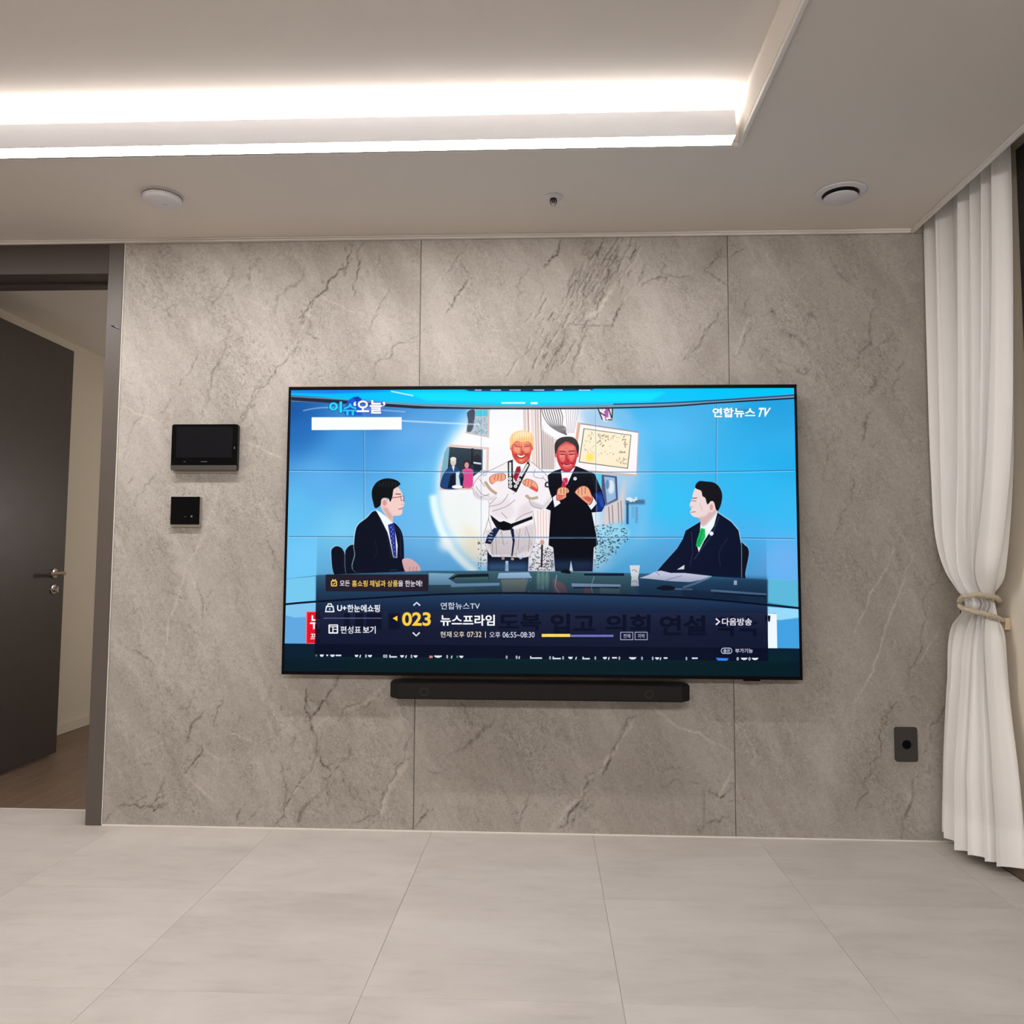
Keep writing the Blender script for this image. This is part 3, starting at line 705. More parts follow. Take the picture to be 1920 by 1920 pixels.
# arrow sticker on the jamb
ar = empty('arrow_sticker', (-1.225, -.0062, 1.939))
tag(ar, 'small blue arrow sticker stuck on the brown door frame', 'sticker')
P_ = lambda pts: [(a / 1000, b / 1000) for a, b in pts]
prism('arrow', P_([(-19, 8), (-2, 8), (-5, 3), (17, -9), (19, -4), (17, -1), (-1, 6)]), 'y', -.0006, .0001, M['sticker_blue'], ar)
prism('arrow_stripe', P_([(-3, 4.5), (-1, 6.0), (17, -3.4), (16, -5.5)]), 'y', -.0009, -.0005, M['sticker_white'], ar)

# ------------------------------------------------------------------ linear ceiling lights of the tray
def linear_light(y0, y1, label, x0=TX0 + .02, x1=1.061):
    c = ((x0 + x1) / 2, (y0 + y1) / 2, 2.284)
    t = empty('linear_ceiling_light', c); tag(t, label, 'ceiling light')
    # opal profile open below and above: side walls, ends and a middle web; light leaves only through the diffuser and the top strip
    box('housing', [(x0, x1, y0, y0 + .0015, 2.283, 2.3610), (x0, x1, y1 - .0015, y1, 2.283, 2.3610), (x1 - .0015, x1, y0 + .0015, y1 - .0015, 2.283, 2.3610), (x0, x0 + .0015, y0 + .0015, y1 - .0015, 2.283, 2.3610),
        (x0 + .0015, x1 - .0015, y0 + .0015, y1 - .0015, 2.300, 2.345)], M['housing'], t, origin=c)
    box('diffuser', (x0 + .0016, x1 - .0016, y0 + .0016, y1 - .0016, 2.2832, 2.2842), M['led_down'], t, origin=c)
    box('uplight_strip', (x0 + .01, x1 - .0018, y0 + .010, y1 - .010, 2.3560, 2.3566), M['led_up'], t, origin=c)
    return t
linear_light(-.724, -.666, 'long white linear light with glowing underside along the ceiling tray')

# ------------------------------------------------------------------ things on the ceiling
sm = empty('smoke_detector', (-.863, -.372, HC)); tag(sm, 'round white detector with a slotted rim on the ceiling', 'smoke detector')
lathe('base_ring', [(0, 0), (.0700, 0), (.0700, -.006), (.066, -.007), (0, -.007)], M['white_plastic'], sm, 64)
lathe('cover', [(0, -.0075), (.0665, -.0075), (.0665, -.0135), (.065, -.0145), (.065, -.021), (.062, -.0245), (.054, -.027), (0, -.0285)], M['white_plastic'], sm, 64)
bm = bmesh.new()
for k in range(60):
    a = 2 * math.pi * k / 60; R = Matrix.Rotation(a, 4, 'Z'); n0 = len(bm.verts)
    add_box(bm, .0655, .0670, -.0019, .0019, -.0125, -.0088); bm.verts.ensure_lookup_table()
    bmesh.ops.transform(bm, matrix=R, verts=bm.verts[n0:])
sl = link('slot', new_mesh('slot', bm), M['slot'], sm); sl['kind'] = 'stuff'
l_ = lathe('status_light', [(0, -.0255), (.003, -.0255), (.003, -.0278), (0, -.0282)], M['lens'], sm, 12); l_.location = (.052, .006, .002)
l_ = box('badge', (-.008, .008, -.0035, .0035, -.0291, -.0281), M['slot'], sm, bevel=.0003, seg=1); l_.location = (.004, .014, 0); l_.scale = (.9, .5, 1)
l_.data.materials.clear(); l_.data.materials.append(simple('badge_grey', (.42, .38, .40), .5))

sp = empty('sprinkler_head', (.520, -.312, HC)); tag(sp, 'small dark metal sprinkler head in a white ring on the ceiling', 'sprinkler')
lathe('escutcheon', [(.012, -.0005), (.032, -.0005), (.033, -.002), (.027, -.005), (.012, -.007), (.012, -.0005)], M['white_plastic'], sp, 40)
lathe('nozzle', [(0, 0), (.0115, 0), (.0115, -.010), (.007, -.012), (.006, -.020), (0, -.020)], M['sprinkler'], sp, 24)
bm = bmesh.new()
for s in (-1, 1): tube_bm(bm, [(s * .009, 0, -.008), (s * .0115, 0, -.016), (s * .008, 0, -.026), (s * .003, 0, -.030)], .002, 8)
link('yoke', new_mesh('yoke', bm), M['sprinkler'], sp, smooth=True)
lathe('deflector', [(0, -.0295), (.0105, -.0295), (.011, -.0305), (.0105, -.0315), (0, -.0315)], M['chrome'], sp, 24)

vt = empty('air_vent', (1.519, -.312, HC)); tag(vt, 'round white ceiling air vent with a raised centre disc', 'air vent')
lathe('flange', [(.060, -.001), (.084, -.0005), (.086, -.002), (.083, -.006), (.064, -.009), (.0605, -.007), (.060, -.001)], M['white_plastic'], vt, 72)
lathe('throat', [(0, -.0006), (.0598, -.0006), (.0598, -.004), (0, -.0040)], M['slot'], vt, 48)
lathe('centre_disc', [(0, -.0045), (.009, -.0045), (.009, -.017), (.053, -.017), (.0565, -.0185), (.0565, -.0205), (.053, -.0225), (0, -.0235)], M['white_plastic'], vt, 64)

# ------------------------------------------------------------------ things on the wall
ic = empty('intercom', (-.8345, 0, 1.362)); tag(ic, 'wide black glass intercom panel above the small square thermostat', 'intercom')
prism('mount', round_rect(-.127, .127, -.0085, .165, .004), 'y', -.010, -.0003, M['silver'], ic, bevel=.001)
prism('body', round_rect(-.131, .131, .0, .181, .007), 'y', -.030, -.0105, M['black_glass'], ic, bevel=.0015)
box('display', (-.112, .110, -.0308, -.0300, .050, .171), M['screen_off'], ic)
sb = prism('speaker_strip', round_rect(-.1305, .1305, .0005, .0195, .005), 'y', -.0325, -.0300, M['grey_strip'], ic, bevel=.0008)
box('logo_mark', (-.013, .013, -.0304, -.0300, .0325, .0350), simple('faint_mark', (.10, .10, .10), .4), ic)
box('button_mark', (-.0805, -.0735, -.0304, -.0300, .0325, .0350), bpy.data.materials['faint_mark'], ic)
box('indicator', (.1185, .1210, -.0306, -.0300, .084, .092), M['lens'], ic)

th = empty('thermostat', (-.907, 0, 1.143)); tag(th, 'small square black glass thermostat with silver lower edge', 'thermostat')
prism('frame', round_rect(-.0575, .0590, 0, .117, .002), 'y', -.016, -.0003, M['silver'], th, bevel=.0008)
prism('glass_panel', round_rect(-.0575, .0565, .0085, .1168, .002), 'y', -.0195, -.0160, M['black_glass'], th, bevel=.0008)
lathe('touch_icon', [(0, 0), (.0042, 0), (.0042, .0003), (0, .0003)], simple('icon_grey', (.11, .11, .11), .4), th, 20, loc=(.026, -.0196, .040), axis='y')
box('icon_dash', (-.004, .004, -.0199, -.0195, .0385, .0405), bpy.data.materials['icon_grey'], th)

ou = empty('wall_outlet', (1.8225, 0, .2875)); tag(ou, 'upright charcoal wall socket plate low on the stone beside the curtain', 'outlet')
prism('plate', round_rect(-.0405, .0405, 0, .1235, .007), 'y', -.009, -.0003, M['outlet'], ou, bevel=.002)
lathe('socket_rim', [(.0165, .0), (.0195, .0), (.0195, .0012), (.0165, .0018), (.0165, 0)], M['outlet'], ou, 40, loc=(0, -.009, .0615), axis='y')
lathe('socket_well', [(0, 0), (.0166, 0), (.0166, .0006), (0, .0006)], M['black_plastic'], ou, 36, loc=(0, -.0091, .0615), axis='y')
for s in (-1, 1): lathe('pin_hole', [(0, 0), (.0024, 0), (.0024, .0006), (0, .0006)], M['black_plastic'], ou, 12, loc=(s * .0095, -.0097, .0615), axis='y')

# ------------------------------------------------------------------ soundbar
sbar = empty('soundbar', (.471, 0, .510)); tag(sbar, 'long dark soundbar with angled ends mounted under the television', 'soundbar')
def octo(x0, x1, y0, y1, c): return [(x0 + c, y0), (x1 - c, y0), (x1, y0 + c * 1.05), (x1, y1 - c), (x1 - c * .6, y1), (x0 + c * .6, y1), (x0, y1 - c), (x0, y0 + c * 1.05)]
prism('body', octo(-.549, .549, -.121, -.012, .032), 'z', .0025, .0555, M['bar_cloth'], sbar, bevel=.0015)
prism('top_plate', octo(-.546, .546, -.118, -.014, .031), 'z', .0556, .0590, M['bar_top'], sbar, bevel=.001)
prism('base_plate', octo(-.546, .546, -.118, -.014, .031), 'z', 0, .0024, M['black_plastic'], sbar)
for x in (-.418, .398):
    lathe('grille_ring', [(.0125, 0), (.0148, 0), (.0148, .0006), (.0125, .0006), (.0125, 0)], M['bar_ring'], sbar, 40, loc=(x, -.1211, .027), axis='y')
for x in (-.17, .17): box('wall_bracket', (x - .03, x + .03, -.0125, -.0003, .012, .046), M['black_plastic'], sbar)

# ------------------------------------------------------------------ television
tv = empty('television', (.469, 0, .586)); TVO = (.469, 0, .586)
tag(tv, 'large wall-mounted flat television showing a news talk show', 'television')
box('back_shell', (-.490, 1.428, -.052, -.022, .592, 1.676), M['black_plastic'], tv, bevel=.004, seg=2, origin=TVO)
box('bezel', [(-.4965, -.4870, -.062, -.0525, .586, 1.6820), (1.4255, 1.4345, -.062, -.0525, .586, 1.6820), (-.4870, 1.4255, -.062, -.0525, 1.6690, 1.6820), (-.4870, 1.4255, -.062, -.0525, .586, .5985)],
    M['black_plastic'], tv, origin=TVO)
box('wall_mount', [(.10, .90, -.022, -.0003, 1.00, 1.06), (.10, .90, -.022, -.0003, 1.24, 1.30)], M['black_plastic'], tv, origin=TVO)
box('sensor_tab', (1.222, 1.283, -.060, -.045, .580, .5858), M['black_plastic'], tv, bevel=.001, seg=1, origin=TVO)

# ------------------------------------------------------------------ curtain, its hem and the tie-back
CT = [  # height, left end, right end of the cloth, depth of the folds
    (2.415, (1.945, -.020), (1.985, -.500), .024), (2.28, (1.945, -.020), (1.985, -.500), .028), (1.75, (1.942, -.020), (1.975, -.490), .036),
    (1.33, (1.944, -.022), (1.966, -.460), .046), (1.09, (1.948, -.040), (1.962, -.410), .054), (.985, (1.952, -.090), (1.962, -.375), .056),
    (.93, (1.942, -.170), (1.985, -.325), .052), (.885, (1.926, -.245), (2.004, -.287), .046), (.85, (1.930, -.225), (2.002, -.300), .044), (.79, (1.946, -.125), (1.990, -.335), .038),
    (.60, (1.950, -.075), (1.998, -.345), .034), (.40, (1.948, -.045), (2.000, -.375), .032), (.21, (1.944, -.030), (2.000, -.395), .033), (.045, (1.940, -.024), (2.000, -.400), .036)]
def catmull(z):
    zs = [c[0] for c in CT]
    k = next(i for i in range(len(CT) - 1) if zs[i] >= z >= zs[i + 1] - 1e-9)
    t = (zs[k] - z) / (zs[k] - zs[k + 1])
    fl = lambda c: np.array([c[1][0], c[1][1], c[2][0], c[2][1], c[3]])
    p0, p1, p2, p3 = fl(CT[max(0, k - 1)]), fl(CT[k]), fl(CT[k + 1]), fl(CT[min(len(CT) - 1, k + 2)])
    h = zs[k] - zs[k + 1]; h0 = zs[max(0, k - 1)] - zs[k] or h; h1 = zs[k + 1] - zs[min(len(CT) - 1, k + 2)] or h
    m1 = ((p2 - p1) / h + (p1 - p0) / h0) / 2 * h; m2 = ((p3 - p2) / h1 + (p2 - p1) / h) / 2 * h
    return (2 * t**3 - 3 * t**2 + 1) * p1 + (t**3 - 2 * t**2 + t) * m1 + (-2 * t**3 + 3 * t**2) * p2 + (t**3 - t**2) * m2
def cloth(z, NU=420):
    u = np.linspace(0, 1, NU); v = catmull(z); L, R, A = v[:2], v[2:4], v[4]
    w = math.exp(-((z - .872) / .05) ** 2)                       # how tightly the cord holds it here
    d = R - L; ln = np.hypot(*d); d = d / ln; nrm = np.array([d[1], -d[0]])   # towards the room
    ph = 2 * np.pi * (5.6 * u + .36 * np.sin(2 * np.pi * (1.3 * u + .1)) + .14 * np.sin(2 * np.pi * (3.1 * u + .35)) + .05 * np.sin(3 * z + 5 * u))
    depth = .72 + .28 * np.sin(2 * np.pi * (2.3 * u + .2) + .5 * z)
    f = np.sin(ph) * .82 + .20 * np.sin(2 * ph + .7) + .05 * np.sin(4.3 * ph + 2 * z)
    f = (1 - w) * f + w * (.62 + .36 * f)
    env = (1 - w) * depth + w * np.sqrt(np.clip(1 - (2 * u - 1) ** 2, 0, 1)) * 1.05
    edge = np.minimum(1, np.minimum(u, 1 - u) * 14 + .25)
    a = u + .018 * np.cos(ph) * (1 - .6 * w)
    bulge = np.sin(np.pi * u) * .062 * max(0.0, min(1.0, (.80 - z) / .5)) ** .8
    return L[None] + bulge[:, None] * nrm[None] + (a * ln)[:, None] * d[None] + (A * f * env * edge)[:, None] * nrm[None]
def cloth_mesh(name, zs, mat, parent, shift=0.0):
    NU = 420; V = []
    for z in zs:
        p = cloth(z, NU)
        V.append(np.column_stack((p[:, 0] - shift * .7, p[:, 1] - shift * .7, np.full(NU, z))))
    V = np.vstack(V); nz = len(zs); c = np.array(parent.location); 
    j, i = np.meshgrid(np.arange(nz - 1), np.arange(NU - 1), indexing='ij'); a = (j * NU + i).ravel()
    F = np.column_stack((a, a + 1, a + NU + 1, a + NU))
    me = bpy.data.meshes.new(name); me.from_pydata((V - c).tolist(), [], F.tolist())
    return link(name, me, mat, parent, smooth=True)
cur = empty('curtain', (1.955, -.30, .045)); tag(cur, 'sheer white floor-length curtain tied back beside the stone wall', 'curtain')
zs = np.concatenate((np.linspace(2.415, 1.0, 90), np.linspace(.99, .76, 60), np.linspace(.75, .16, 60)))
cloth_mesh('drape', list(zs), M['curtain'], cur)
cloth_mesh('hem', list(np.linspace(.16, .045, 14)), M['hem'], cur)
box('curtain_track', (1.945, 1.985, -3.2, -.02, 2.418, 2.4295), M['trim'], cur, origin=(1.955, -.30, .045))

tb = empty('curtain_tieback', (2.039, -.300, .80)); tag(tb, 'twisted beige cord tie-back round the white curtain, hooked to the wall', 'tie-back')
TO = Vector((2.039, -.300, .80))
box('bracket', (2.020, 2.0398, -.312, -.282, .792, .832), M['brass'], tb, bevel=.002, seg=2, origin=TO)
CC = Vector((1.965, -.266, 0)); RG = Vector((.88, -.47, 0)); FR = Vector((-.47, -.88, 0))
keys = [(-14, .818, .071), (20, .826, .066), (45, .836, .060), (90, .849, .059), (135, .859, .058), (180, .868, .058), (270, .872, .058), (360, .888, .058), (405, .901, .058), (450, .909, .059), (495, .903, .058), (540, .882, .058), (630, .855, .058), (690, .826, .066), (708, .818, .070)]
path = []
for k in range(241):
    th_ = keys[0][0] + (keys[-1][0] - keys[0][0]) * k / 240
    i = max(q for q in range(len(keys) - 1) if keys[q][0] <= th_ + 1e-6); a, b = keys[i], keys[i + 1]
    t = (th_ - a[0]) / (b[0] - a[0]); t = t * t * (3 - 2 * t)
    z = a[1] + (b[1] - a[1]) * t; r = a[2] + (b[2] - a[2]) * t; q = math.radians(th_)
    path.append(CC + r * (math.cos(q) * RG + math.sin(q) * FR) + Vector((0, 0, z)))
for s in range(3):
    bm = bmesh.new(); pts = []
    for k, p in enumerate(path):
        t = (path[min(k + 1, 240)] - path[max(k - 1, 0)]).normalized(); a = Vector((0, 0, 1)); a = (a - a.dot(t) * t).normalized(); b = t.cross(a)
        q = 2 * math.pi * (k / 240 * 26 + s / 3)
        pts.append(p - TO + .0043 * (math.cos(q) * a + math.sin(q) * b))
    tube_bm(bm, pts, .0048, 7); link('cord_strand', new_mesh('cord_strand', bm), M['rope'], tb, smooth=True)

# ------------------------------------------------------------------ the picture on the television screen (flat print, computed here)
SW, SH = 1912, 1070                                   # one pixel per millimetre of the panel
ART = np.zeros((SH, SW, 3))
HM = (2.2012387765, 0.0557393353, -1242.48296676, 0.0105124988, 2.2018821922, -1617.24834938, 3.18419064e-05, 5.21704831e-05)
SHEETS = {0: (0, 0, 1.0), 1: (520, 710, 3.84), 2: (1010, 710, 3.84), 3: (520, 1000, 3.84), 4: (1010, 1000, 3.84), 5: (800, 740, 4.571)}   # drawing sheets: origin and scale
def tf(s, pts):
    ox, oy, k = SHEETS[s]; p = np.asarray(pts, float).reshape(-1, 2) / k + (ox, oy)
    w = HM[6] * p[:, 0] + HM[7] * p[:, 1] + 1
    return np.column_stack(((HM[0] * p[:, 0] + HM[1] * p[:, 1] + HM[2]) / w, (HM[3] * p[:, 0] + HM[4] * p[:, 1] + HM[5]) / w))
def fill_edges(e):
    """area coverage mask (even-odd) of an edge list (n,4); returns mask, x offset, y offset"""
    x0, x1 = int(max(0, math.floor(e[:, [0, 2]].min()))), int(min(SW, math.ceil(e[:, [0, 2]].max()) + 1))
    y0, y1 = int(max(0, math.floor(e[:, [1, 3]].min()))), int(min(SH, math.ceil(e[:, [1, 3]].max()) + 1))
    if x1 <= x0 or y1 <= y0: return None
    m = np.zeros((y1 - y0, x1 - x0)); SUB = 3; px = np.arange(x0, x1)
    lo, hi = np.minimum(e[:, 1], e[:, 3]), np.maximum(e[:, 1], e[:, 3])
    for r in range(y1 - y0):
        for s in range(SUB):
            y = y0 + r + (s + .5) / SUB; k = (lo <= y) & (hi > y)
            if not k.any(): continue
            q = e[k]; xs_ = np.sort(q[:, 0] + (y - q[:, 1]) * (q[:, 2] - q[:, 0]) / (q[:, 3] - q[:, 1]))
            for a, b in zip(xs_[0::2], xs_[1::2]): m[r] += np.clip(np.minimum(px + 1, b) - np.maximum(px, a), 0, 1) / SUB
    return np.clip(m, 0, 1), x0, y0
def poly_edges(p): return np.column_stack((p, np.roll(p, -1, 0)))
def blur1(m, n):
    if n < 1: return m
    for _ in range(3):
        for ax in (0, 1):
            c = np.cumsum(np.pad(m, [(n + 1, n) if a == ax else (0, 0) for a in (0, 1)], mode='edge'), axis=ax)
            m = (np.take(c, range(2 * n + 1, c.shape[ax]), ax) - np.take(c, range(0, c.shape[ax] - 2 * n - 1), ax)) / (2 * n + 1)
    return m
def paint(mask, col, alpha=1.0, soft=0):
    if mask is None: return
    m, x0, y0 = mask
    if soft:
        pd = soft * 3; M_ = np.zeros((m.shape[0] + 2 * pd, m.shape[1] + 2 * pd)); M_[pd:-pd, pd:-pd] = m; m = blur1(M_, soft)
        x0 -= pd; y0 -= pd; cx, cy = max(0, -x0), max(0, -y0); m = m[cy:, cx:]; x0 += cx; y0 += cy
        m = m[:SH - y0, :SW - x0]
    sl = ART[y0:y0 + m.shape[0], x0:x0 + m.shape[1]]
    a = (m * alpha)[..., None]; sl += (np.array(col, float) / 255 - sl) * a
def smooth_pts(p, closed=True, n=5):
    """Catmull-Rom through the points, so that drawn outlines are curved"""
    p = np.asarray(p, float); N = len(p); out = []
    rng_ = range(N) if closed else range(N - 1)
    for i in rng_:
        a, b, c, d = (p[(i - 1) % N], p[i], p[(i + 1) % N], p[(i + 2) % N]) if closed else (p[max(0, i - 1)], p[i], p[i + 1], p[min(N - 1, i + 2)])
        for k in range(n):
            t = k / n; out.append(.5 * ((2 * b) + (c - a) * t + (2 * a - 5 * b + 4 * c - d) * t * t + (3 * b - a - 3 * c + d) * t**3))
    if not closed: out.append(p[-1])
    return np.array(out)
def pg(s, pts, col, alpha=1.0, soft=0, curve=False):
    p = np.asarray(pts, float).reshape(-1, 2)
    if curve: p = smooth_pts(p)
    paint(fill_edges(poly_edges(tf(s, p))), col, alpha, soft)
def el(s, cx, cy, rx, ry, col, alpha=1.0, soft=0, a0=0, a1=360):
    t = np.radians(np.linspace(a0, a1, 40)); pg(s, np.column_stack((cx + rx * np.cos(t), cy + ry * np.sin(t))), col, alpha, soft)
def rc(s, x0, y0, x1, y1, col, alpha=1.0, soft=0, r=0):
    pts = [(x0, y0), (x1, y0), (x1, y1), (x0, y1)] if not r else round_rect(x0, x1, y0, y1, r)
    pg(s, pts, col, alpha, soft)
def ln(s, pts, w, col, alpha=1.0, soft=0, curve=False):
    p = np.asarray(pts, float).reshape(-1, 2)
    if curve: p = smooth_pts(p, False)
    q = tf(s, p); w = w / SHEETS[s][2] * 2.2
    d = np.gradient(q, axis=0) if len(q) > 2 else np.array([q[1] - q[0]] * 2)
    n = np.column_stack((-d[:, 1], d[:, 0])); n /= np.linalg.norm(n, axis=1)[:, None] + 1e-9
    paint(fill_edges(poly_edges(np.vstack((q + n * w / 2, (q - n * w / 2)[::-1])))), col, alpha, soft)
def glyphs(text, bold):
    c = bpy.data.curves.new('type', 'FONT'); c.body = text; c.offset = bold; c.resolution_u = 6
    o = bpy.data.objects.new('type', c); COL.objects.link(o); bpy.context.view_layer.update()
    me = bpy.data.meshes.new_from_object(o.evaluated_get(bpy.context.evaluated_depsgraph_get()))
    cnt = {}
    for p in me.polygons:
        for k in p.edge_keys: cnt[k] = cnt.get(k, 0) + 1
    v = np.array([(q.co.x, -q.co.y) for q in me.vertices])
    e = np.array([(*v[a], *v[b]) for (a, b), n in cnt.items() if n == 1])
    bpy.data.objects.remove(o); bpy.data.curves.remove(c); bpy.data.meshes.remove(me)
    return e
def tx(s, text, x0, y0, x1, y1, col, alpha=1.0, bold=.012, slant=0.0, grow=0, soft=0):
    """lettering stretched into a box of the sheet"""
    e = glyphs(text, bold + grow)
    b0 = glyphs(text, bold) if grow else e
    mnx, mxx = b0[:, [0, 2]].min(), b0[:, [0, 2]].max(); mny, mxy = b0[:, [1, 3]].min(), b0[:, [1, 3]].max()
    f = lambda X, Y: np.column_stack((x0 + (X - mnx) / (mxx - mnx) * (x1 - x0) + slant * (mxy - Y), y0 + (Y - mny) / (mxy - mny) * (y1 - y0)))
    A, B = tf(s, f(e[:, 0], e[:, 1])), tf(s, f(e[:, 2], e[:, 3]))
    ed = np.column_stack((A, B)); paint(fill_edges(ed[np.abs(ed[:, 1] - ed[:, 3]) > 1e-9]), col, alpha, soft)

rd = random.Random(5)
# studio backdrop: soft blue field
pts = [(548, 770, 28, 90, 165), (560, 800, 50, 120, 195), (650, 830, 84, 165, 230), (760, 835, 104, 178, 238), (600, 900, 118, 190, 245), (556, 960, 120, 205, 248), (640, 1000, 150, 220, 250), (570, 1045, 140, 215, 255),
       (800, 900, 130, 208, 248), (800, 1000, 135, 200, 245), (720, 1050, 120, 180, 240), (1250, 800, 75, 196, 246), (1300, 765, 84, 188, 238), (1450, 770, 40, 172, 230), (1470, 850, 42, 185, 242), (1250, 950, 64, 208, 252),
       (1420, 930, 56, 200, 250), (1470, 960, 70, 200, 250), (1460, 1040, 140, 190, 248), (1250, 1040, 110, 186, 238), (1200, 1000, 120, 200, 246), (1000, 1060, 110, 175, 225), (1400, 1010, 90, 190, 245), (700, 760, 70, 130, 200)]
gx, gy = np.meshgrid(np.arange(0, SW, 8), np.arange(0, SH, 8)); ws = np.zeros(gx.shape); acc = np.zeros(gx.shape + (3,))
for x, y, r, g_, b_ in pts:
    q = tf(0, [(x, y)])[0]; w = 1 / ((gx - q[0]) ** 2 + (gy - q[1]) ** 2 + 4000) ** 1.6
    ws += w; acc += w[..., None] * (np.array((r * .80, g_ * .93, b_ * .97)) / 255)
acc /= ws[..., None]
ART[:] = np.kron(acc, np.ones((8, 8, 1)))[:SH, :SW]
for c in range(3): ART[..., c] = blur1(ART[..., c], 6)
# round picture wall
el(0, 1015, 912, 200, 200, (150, 215, 250), .8, 14)
el(5, 975, 790, 880, 790, (248, 246, 248), .97, 12)
pg(5, [(1300, 100), (1720, 130), (1900, 600), (1850, 1250), (1500, 1480), (1440, 700)], (150, 196, 232), .85, 16)
pg(5, [(1560, 90), (1900, 300), (1950, 900), (1800, 1300), (1560, 1510), (1680, 1000), (1820, 700)], (84, 186, 240), .75, 16)
pg(5, [(420, 870), (130, 850), (110, 1000), (220, 1300), (480, 1480)], (238, 244, 240), .8, 20)
pg(5, [(300, 1100), (470, 1200), (460, 1450), (330, 1380)], (240, 225, 190), .6, 14)
ln(5, [(55, 860), (75, 1000), (130, 1170), (210, 1320), (330, 1450), (420, 1520)], 60, (235, 252, 255), .95, 5, True)
el(5, 160, 1280, 60, 60, (250, 255, 255), .8, 10)
# wall of the picture: frames, columns, drapes
pg(5, [(400, 120), (540, 125), (535, 370), (330, 330)], (214, 190, 178))
pg(5, [(345, 128), (525, 130), (520, 360), (340, 320)], (178, 196, 208))
rc(5, 420, 132, 522, 185, (70, 200, 225)); pg(5, [(348, 150), (410, 130), (408, 225), (385, 310), (345, 312), (355, 230)], (58, 74, 96), 1, 0, True)
for _ in range(70):
    x, y = rd.uniform(400, 515), rd.uniform(195, 330); ln(5, [(x, y), (x + rd.uniform(-12, 12), y + rd.uniform(4, 18))], 4, (110, 130, 150), .8)
pg(5, [(190, 425), (535, 452), (525, 812), (108, 818), (118, 600)], (228, 196, 184))
pg(5, [(178, 442), (515, 468), (505, 800), (120, 800), (130, 600)], (236, 240, 244))
pg(5, [(180, 446), (480, 470), (478, 640), (400, 700), (380, 800), (125, 800), (140, 560)], (26, 52, 66))
pg(5, [(150, 500), (178, 446), (196, 446), (180, 640), (120, 800), (118, 700)], (120, 175, 195))
pg(5, [(190, 622), (225, 600), (262, 620), (300, 700), (300, 800), (125, 800), (140, 690)], (28, 66, 120), 1, 0, True)
el(5, 228, 575, 25, 36, (226, 196, 180)); el(5, 228, 552, 26, 18, (232, 226, 220)); pg(5, [(215, 612), (240, 612), (232, 660)], (230, 238, 245))
pg(5, [(250, 660), (285, 655), (276, 700), (292, 800), (245, 800)], (206, 222, 235)); pg(5, [(205, 690), (250, 665), (250, 800), (180, 800)], (14, 22, 40)); pg(5, [(290, 700), (318, 720), (316, 800), (296, 800)], (14, 22, 40))
el(5, 345, 600, 32, 42, (46, 26, 36)); el(5, 343, 605, 19, 26, (214, 150, 150)); pg(5, [(302, 650), (345, 630), (396, 645), (398, 700), (390, 792), (314, 792), (318, 700)], (226, 84, 150), 1, 0, True)
for k in range(5): ln(5, [(325 + 14 * k, 660), (322 + 15 * k, 785)], 4, (180, 40, 110), .7)
rc(5, 380, 460, 402, 600, (14, 18, 26)); el(5, 438, 500, 17, 24, (50, 48, 56)); pg(5, [(405, 530), (440, 510), (474, 540), (476, 650), (405, 640)], (22, 28, 48)); pg(5, [(400, 575), (470, 585), (468, 600), (400, 590)], (210, 220, 230))
el(5, 262, 790, 46, 16, (240, 245, 250))
for x, w, c in ((838, 26, (226, 198, 188)), (868, 14, (190, 150, 140)), (905, 30, (236, 214, 206)), (930, 6, (150, 112, 104)), (950, 20, (214, 186, 178)), (975, 8, (120, 90, 86))):
    pg(5, [(x - w / 2, 118), (x + w / 2, 118), (x + w / 2 + 14, 640), (x - w / 2 + 14, 640)], c, .9)
for k in range(9):
    ln(5, [(985 + 20 * k, 122), (1005 + 20 * k, 190), (1050 + 14 * k, 260), (1120 + 9 * k, 310 - 3 * k), (1200, 345)], 7, (96, 88, 92), .85, 0, True)
    ln(5, [(993 + 20 * k, 122), (1013 + 20 * k, 190), (1058 + 14 * k, 256), (1124 + 9 * k, 304 - 3 * k), (1200, 335)], 5, (252, 250, 250), .9, 0, True)
pg(5, [(990, 255), (1010, 330), (1070, 370), (1120, 380), (1100, 640), (1000, 640), (975, 300)], (222, 205, 202), .8, 2)
for k in range(7): ln(5, [(985 + 16 * k, 300 + 10 * k), (1000 + 14 * k, 640)], 6, (150, 128, 126), .7)
for k in range(6): ln(5, [(1190 + 22 * k, 122), (1200 + 16 * k, 230), (1210 + 10 * k, 330)], 5, (170, 150, 156), .6, 0, True)
for k in range(14):
    x = 940 + 12 * k; ln(5, [(x, 990), (x + 3, 1240)], 6, (226, 168, 158) if k % 2 else (250, 232, 226), .8)
